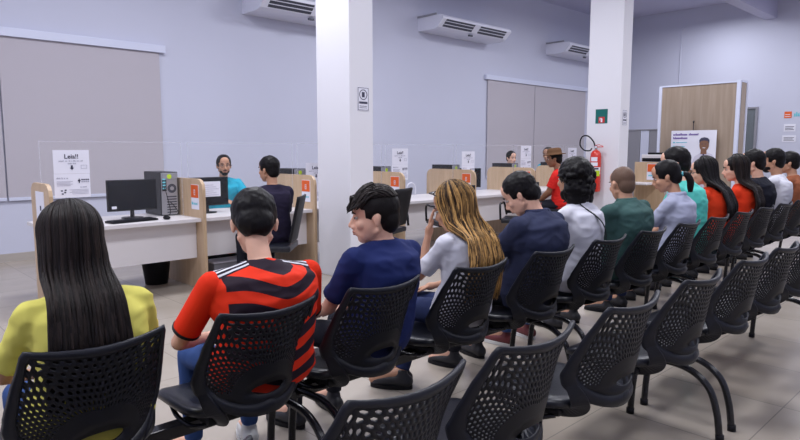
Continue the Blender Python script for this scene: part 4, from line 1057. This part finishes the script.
if PEOPLE:
    girl, _ = person((.605, SY - .02, 0), R(-4), 'girl in a yellow top with very long straight dark hair, seen from behind', 'tan', 'long', 'brown', 'tee', yellow, 'short', denim, lean=-14, slump=22, hyaw=-8, hpitch=14, female=True, S=.82, HS=1.21, neck=.005, hdx=-.03, eo=.9, fidx=1, detail=True, W=1.30)
    flam, _ = person((1.23, SY - .03, 0), R(-6), 'man in a red and black striped football shirt looking down, seen from behind', 'light', 'short', 'black', 'tee', 'striped', 'short', denim, M['shoe_white'], lean=-14, slump=32, hyaw=-22, hpitch=32, S=.83, HS=1.35, neck=.025, W=1.42, AL=1.0, eo=1.1, fidx=2, detail=True, sleeve_m=redsleeve)
    nav, _ = person((1.83, SY - .02, 0), R(4), 'young man in a navy T-shirt turning his face left in profile', 'light', 'quiff', 'brown', 'tee', navy, 'short', darkpant, lean=-13, slump=20, hyaw=46, hpitch=6, S=.86, HS=1.25, neck=-.04, W=1.20, fidx=3, detail=True)
    gh, gi = person((2.44, SY - .0, 0), R(0), 'woman with long gold-streaked hair resting her head on her left hand', 'tan', 'longgold', 'gold', 'tee', white, 'short', navyjean, M['shoe_black'], lean=-11, slump=22, hyaw=18, hpitch=18, hroll=0, S=.85, HS=1.24, neck=-.03, W=1.18, female=True, fidx=4, detail=True, legs='crossed',
           hands={-1: {'p': Vector((-.06, .18, .93)), 'hint': (-.3, .2, -1), 'd': (.12, -.10, 1), 'up': (-.7, .7, .1), 'curl': .15, 'th': 1}, 1: Vector((.1, .3, .6))})
    dk, _ = person((3.05, SY + .0, 0), R(4), 'man in a dark blue long-sleeved shirt bending his head down', 'light', 'short', 'black', 'polo', dshirt, 'long', darkpant, lean=-16, slump=26, hyaw=18, hpitch=34, S=.94, neck=-.02, W=1.32, fidx=5, detail=True)
    cu, ci = person((3.60, SY + .02, 0), R(-2), 'woman with curly black hair, white top and dark bag strap across her back', 'tan', 'curly', 'black', 'tee', white, 'short', denim, M['shoe_maroon'], lean=-9, slump=20, hyaw=-14, hpitch=6, S=.96, W=1.08, female=True, fidx=6)
    ba, _ = person((4.22, SY + .02, 0), R(-2), 'man with shaved balding head in a dark green polo, seen from behind', 'medium', 'bald', 'black', 'polo', greenp, 'short', darkpant, lean=-12, slump=20, hyaw=-26, hpitch=12, S=.93, neck=-.03, W=1.42, fidx=7)
    po, _ = person((4.96, SY - .02, 0), R(0), 'woman with a tied-back ponytail in a pale grey shirt, looking down in profile', 'tan', 'pony', 'black', 'polo', palegrey, 'short', navyjean, lean=-14, slump=22, hyaw=22, hpitch=20, S=.95, W=1.05, female=True, fidx=8)
    mi_, _ = person((5.52, SY + .05, 0), R(0), 'man in a mint green polo with glasses, leaning forward', 'light', 'short', 'black', 'polo', mint, 'short', darkpant, lean=0, slump=16, hyaw=24, hpitch=12, S=1.06, W=1.0, fidx=9, glasses=True)
    r1, _ = person((6.08, SY + .06, 0), R(0), 'woman with black hair and glasses in a bright red top', 'light', 'bob', 'black', 'tee', redt, 'long', denim, lean=-6, slump=22, hyaw=14, hpitch=12, S=.95, W=1.08, female=True, fidx=10, glasses=True)
    r2, _ = person((6.70, SY + .04, 0), R(0), 'woman with long dark brown hair in a red sleeveless top, face in profile', 'light', 'long_side', 'brown', 'tee', redt, 'none', denim, lean=-10, slump=20, hyaw=26, hpitch=8, S=.96, female=True, fidx=11)
    k1, _ = person((7.33, SY + .06, 0), R(0), 'dark-haired man in a black T-shirt between the red-topped woman and the man in white', 'light', 'short', 'black', 'tee', blackt, 'short', darkpant, lean=-9, slump=20, hyaw=14, hpitch=8, S=1.03, W=1.08, fidx=12)
    k2, _ = person((7.95, SY + .06, 0), R(0), 'bearded dark-haired man in a white T-shirt at the right edge', 'tan', 'short', 'black', 'tee', white, 'short', denim, lean=-9, slump=18, hyaw=18, hpitch=4, S=1.04, fidx=13, extra='stubble_beard')
    k3, _ = person((8.57, SY + .06, 0), R(0), 'person in a brown top cut off by the right edge of the photo', 'tan', 'short', 'black', 'tee', pinkish, 'short', denim, lean=-9, slump=18, hyaw=18, hpitch=4, S=1.0, fidx=14)
    # counter side
    clerk, _ = person((3.66, 6.92, 0), R(172), 'bearded clerk with glasses in a turquoise T-shirt behind the taped monitor', 'tan', 'short', 'black', 'tee', turq, 'short', darkpant, lean=0, slump=8, hyaw=-12, hpitch=2, S=.95, W=1.15, fidx=15, glasses=True, extra='stubble_beard', detail=True,
                      hands={-1: Vector((-.12, .42, .80)), 1: Vector((.14, .42, .80))})
    visitor_chair(3.66, 6.92, R(172), 'office chair under the clerk in turquoise')
    teen, _ = person((3.24, 5.14, 0), R(-4), 'teenager in a dark T-shirt sitting at the second desk with his back turned', 'tan', 'short', 'black', 'tee', fabric('dark_purple_tee', (.018, .014, .035)), 'short', darkpant, lean=-2, slump=10, hyaw=22, hpitch=4, S=.95, fidx=16)
    rh, ri = person((8.30, 5.12, 0), R(20), 'man in a red T-shirt and brown hat sitting at a far desk', 'brown', 'cap_hat', 'black', 'tee', fabric('red_tee', (.70, .025, .02)), 'short', darkpant, lean=0, slump=14, hyaw=14, hpitch=6, S=1.03, fidx=17)
    hp = ri['hp']; bm = bmesh.new()
    prof = [(.135, .052), (.132, .060), (.088, .066), (.086, .10), (.078, .130), (.05, .142), (.01, .140)]
    lathe(bm, prof, 28)
    for v in bm.verts: v.co = ri['H4'] @ (Vector((v.co.x * .98, v.co.y * 1.1 - .01, v.co.z)))
    obj('hat', bm, fabric('brown_felt', (.14, .07, .035)), rh, True)
    visitor_chair(8.30, 5.12, R(20), 'black stool under the man in the brown hat', back=False)
    gc, _ = person((10.80, 7.0, 0), R(170), 'grey-haired clerk in turquoise behind the far desk', 'tan', 'short', 'grey', 'tee', turq, 'short', darkpant, lean=0, slump=8, hyaw=-70, hpitch=6, S=1.08, fidx=18)
    pk, _ = person((10.05, 7.40, 0), R(180), 'clerk whose dark-haired head just shows above a far computer', 'light', 'short', 'black', 'tee', turq, 'short', darkpant, lean=0, slump=10, hyaw=-20, hpitch=8, S=1.0, fidx=19)
    # bag strap on the curly-haired woman
    sw = Vector((0, 0, 0))
    bm = bmesh.new(); P0, P1, P2, P3 = ci['P']
    ring_tube(bm, arc([P3 + Vector((-.075, .06, .03)), P3 + Vector((-.085, -.0, .065)), P3 + Vector((-.06, -.07, .01)), P2 + Vector((.0, -.137, .06)), P2 + Vector((.07, -.135, -.04)), P1 + Vector((.13, -.09, .0)), P1 + Vector((.17, .0, -.08))], 5), .011, 8, flat=.3)
    obj('bag_strap', bm, M['black'], cu, True)
    # sunglasses pushed up on the gold-haired woman
    bm = bmesh.new(); hp = gi['hp']
    for s in (-1, 1):
        ring_tube(bm, [hp(s * .012, .075, .105), hp(s * .045, .070, .100), hp(s * .060, .058, .092)], [.008, .017, .008], 10, flat=.35)
        ring_tube(bm, [hp(s * .060, .058, .092), hp(s * .088, .01, .06), hp(s * .092, -.03, .03)], .0035, 6)
    obj('sunglasses', bm, M['glasses'], gh, True)
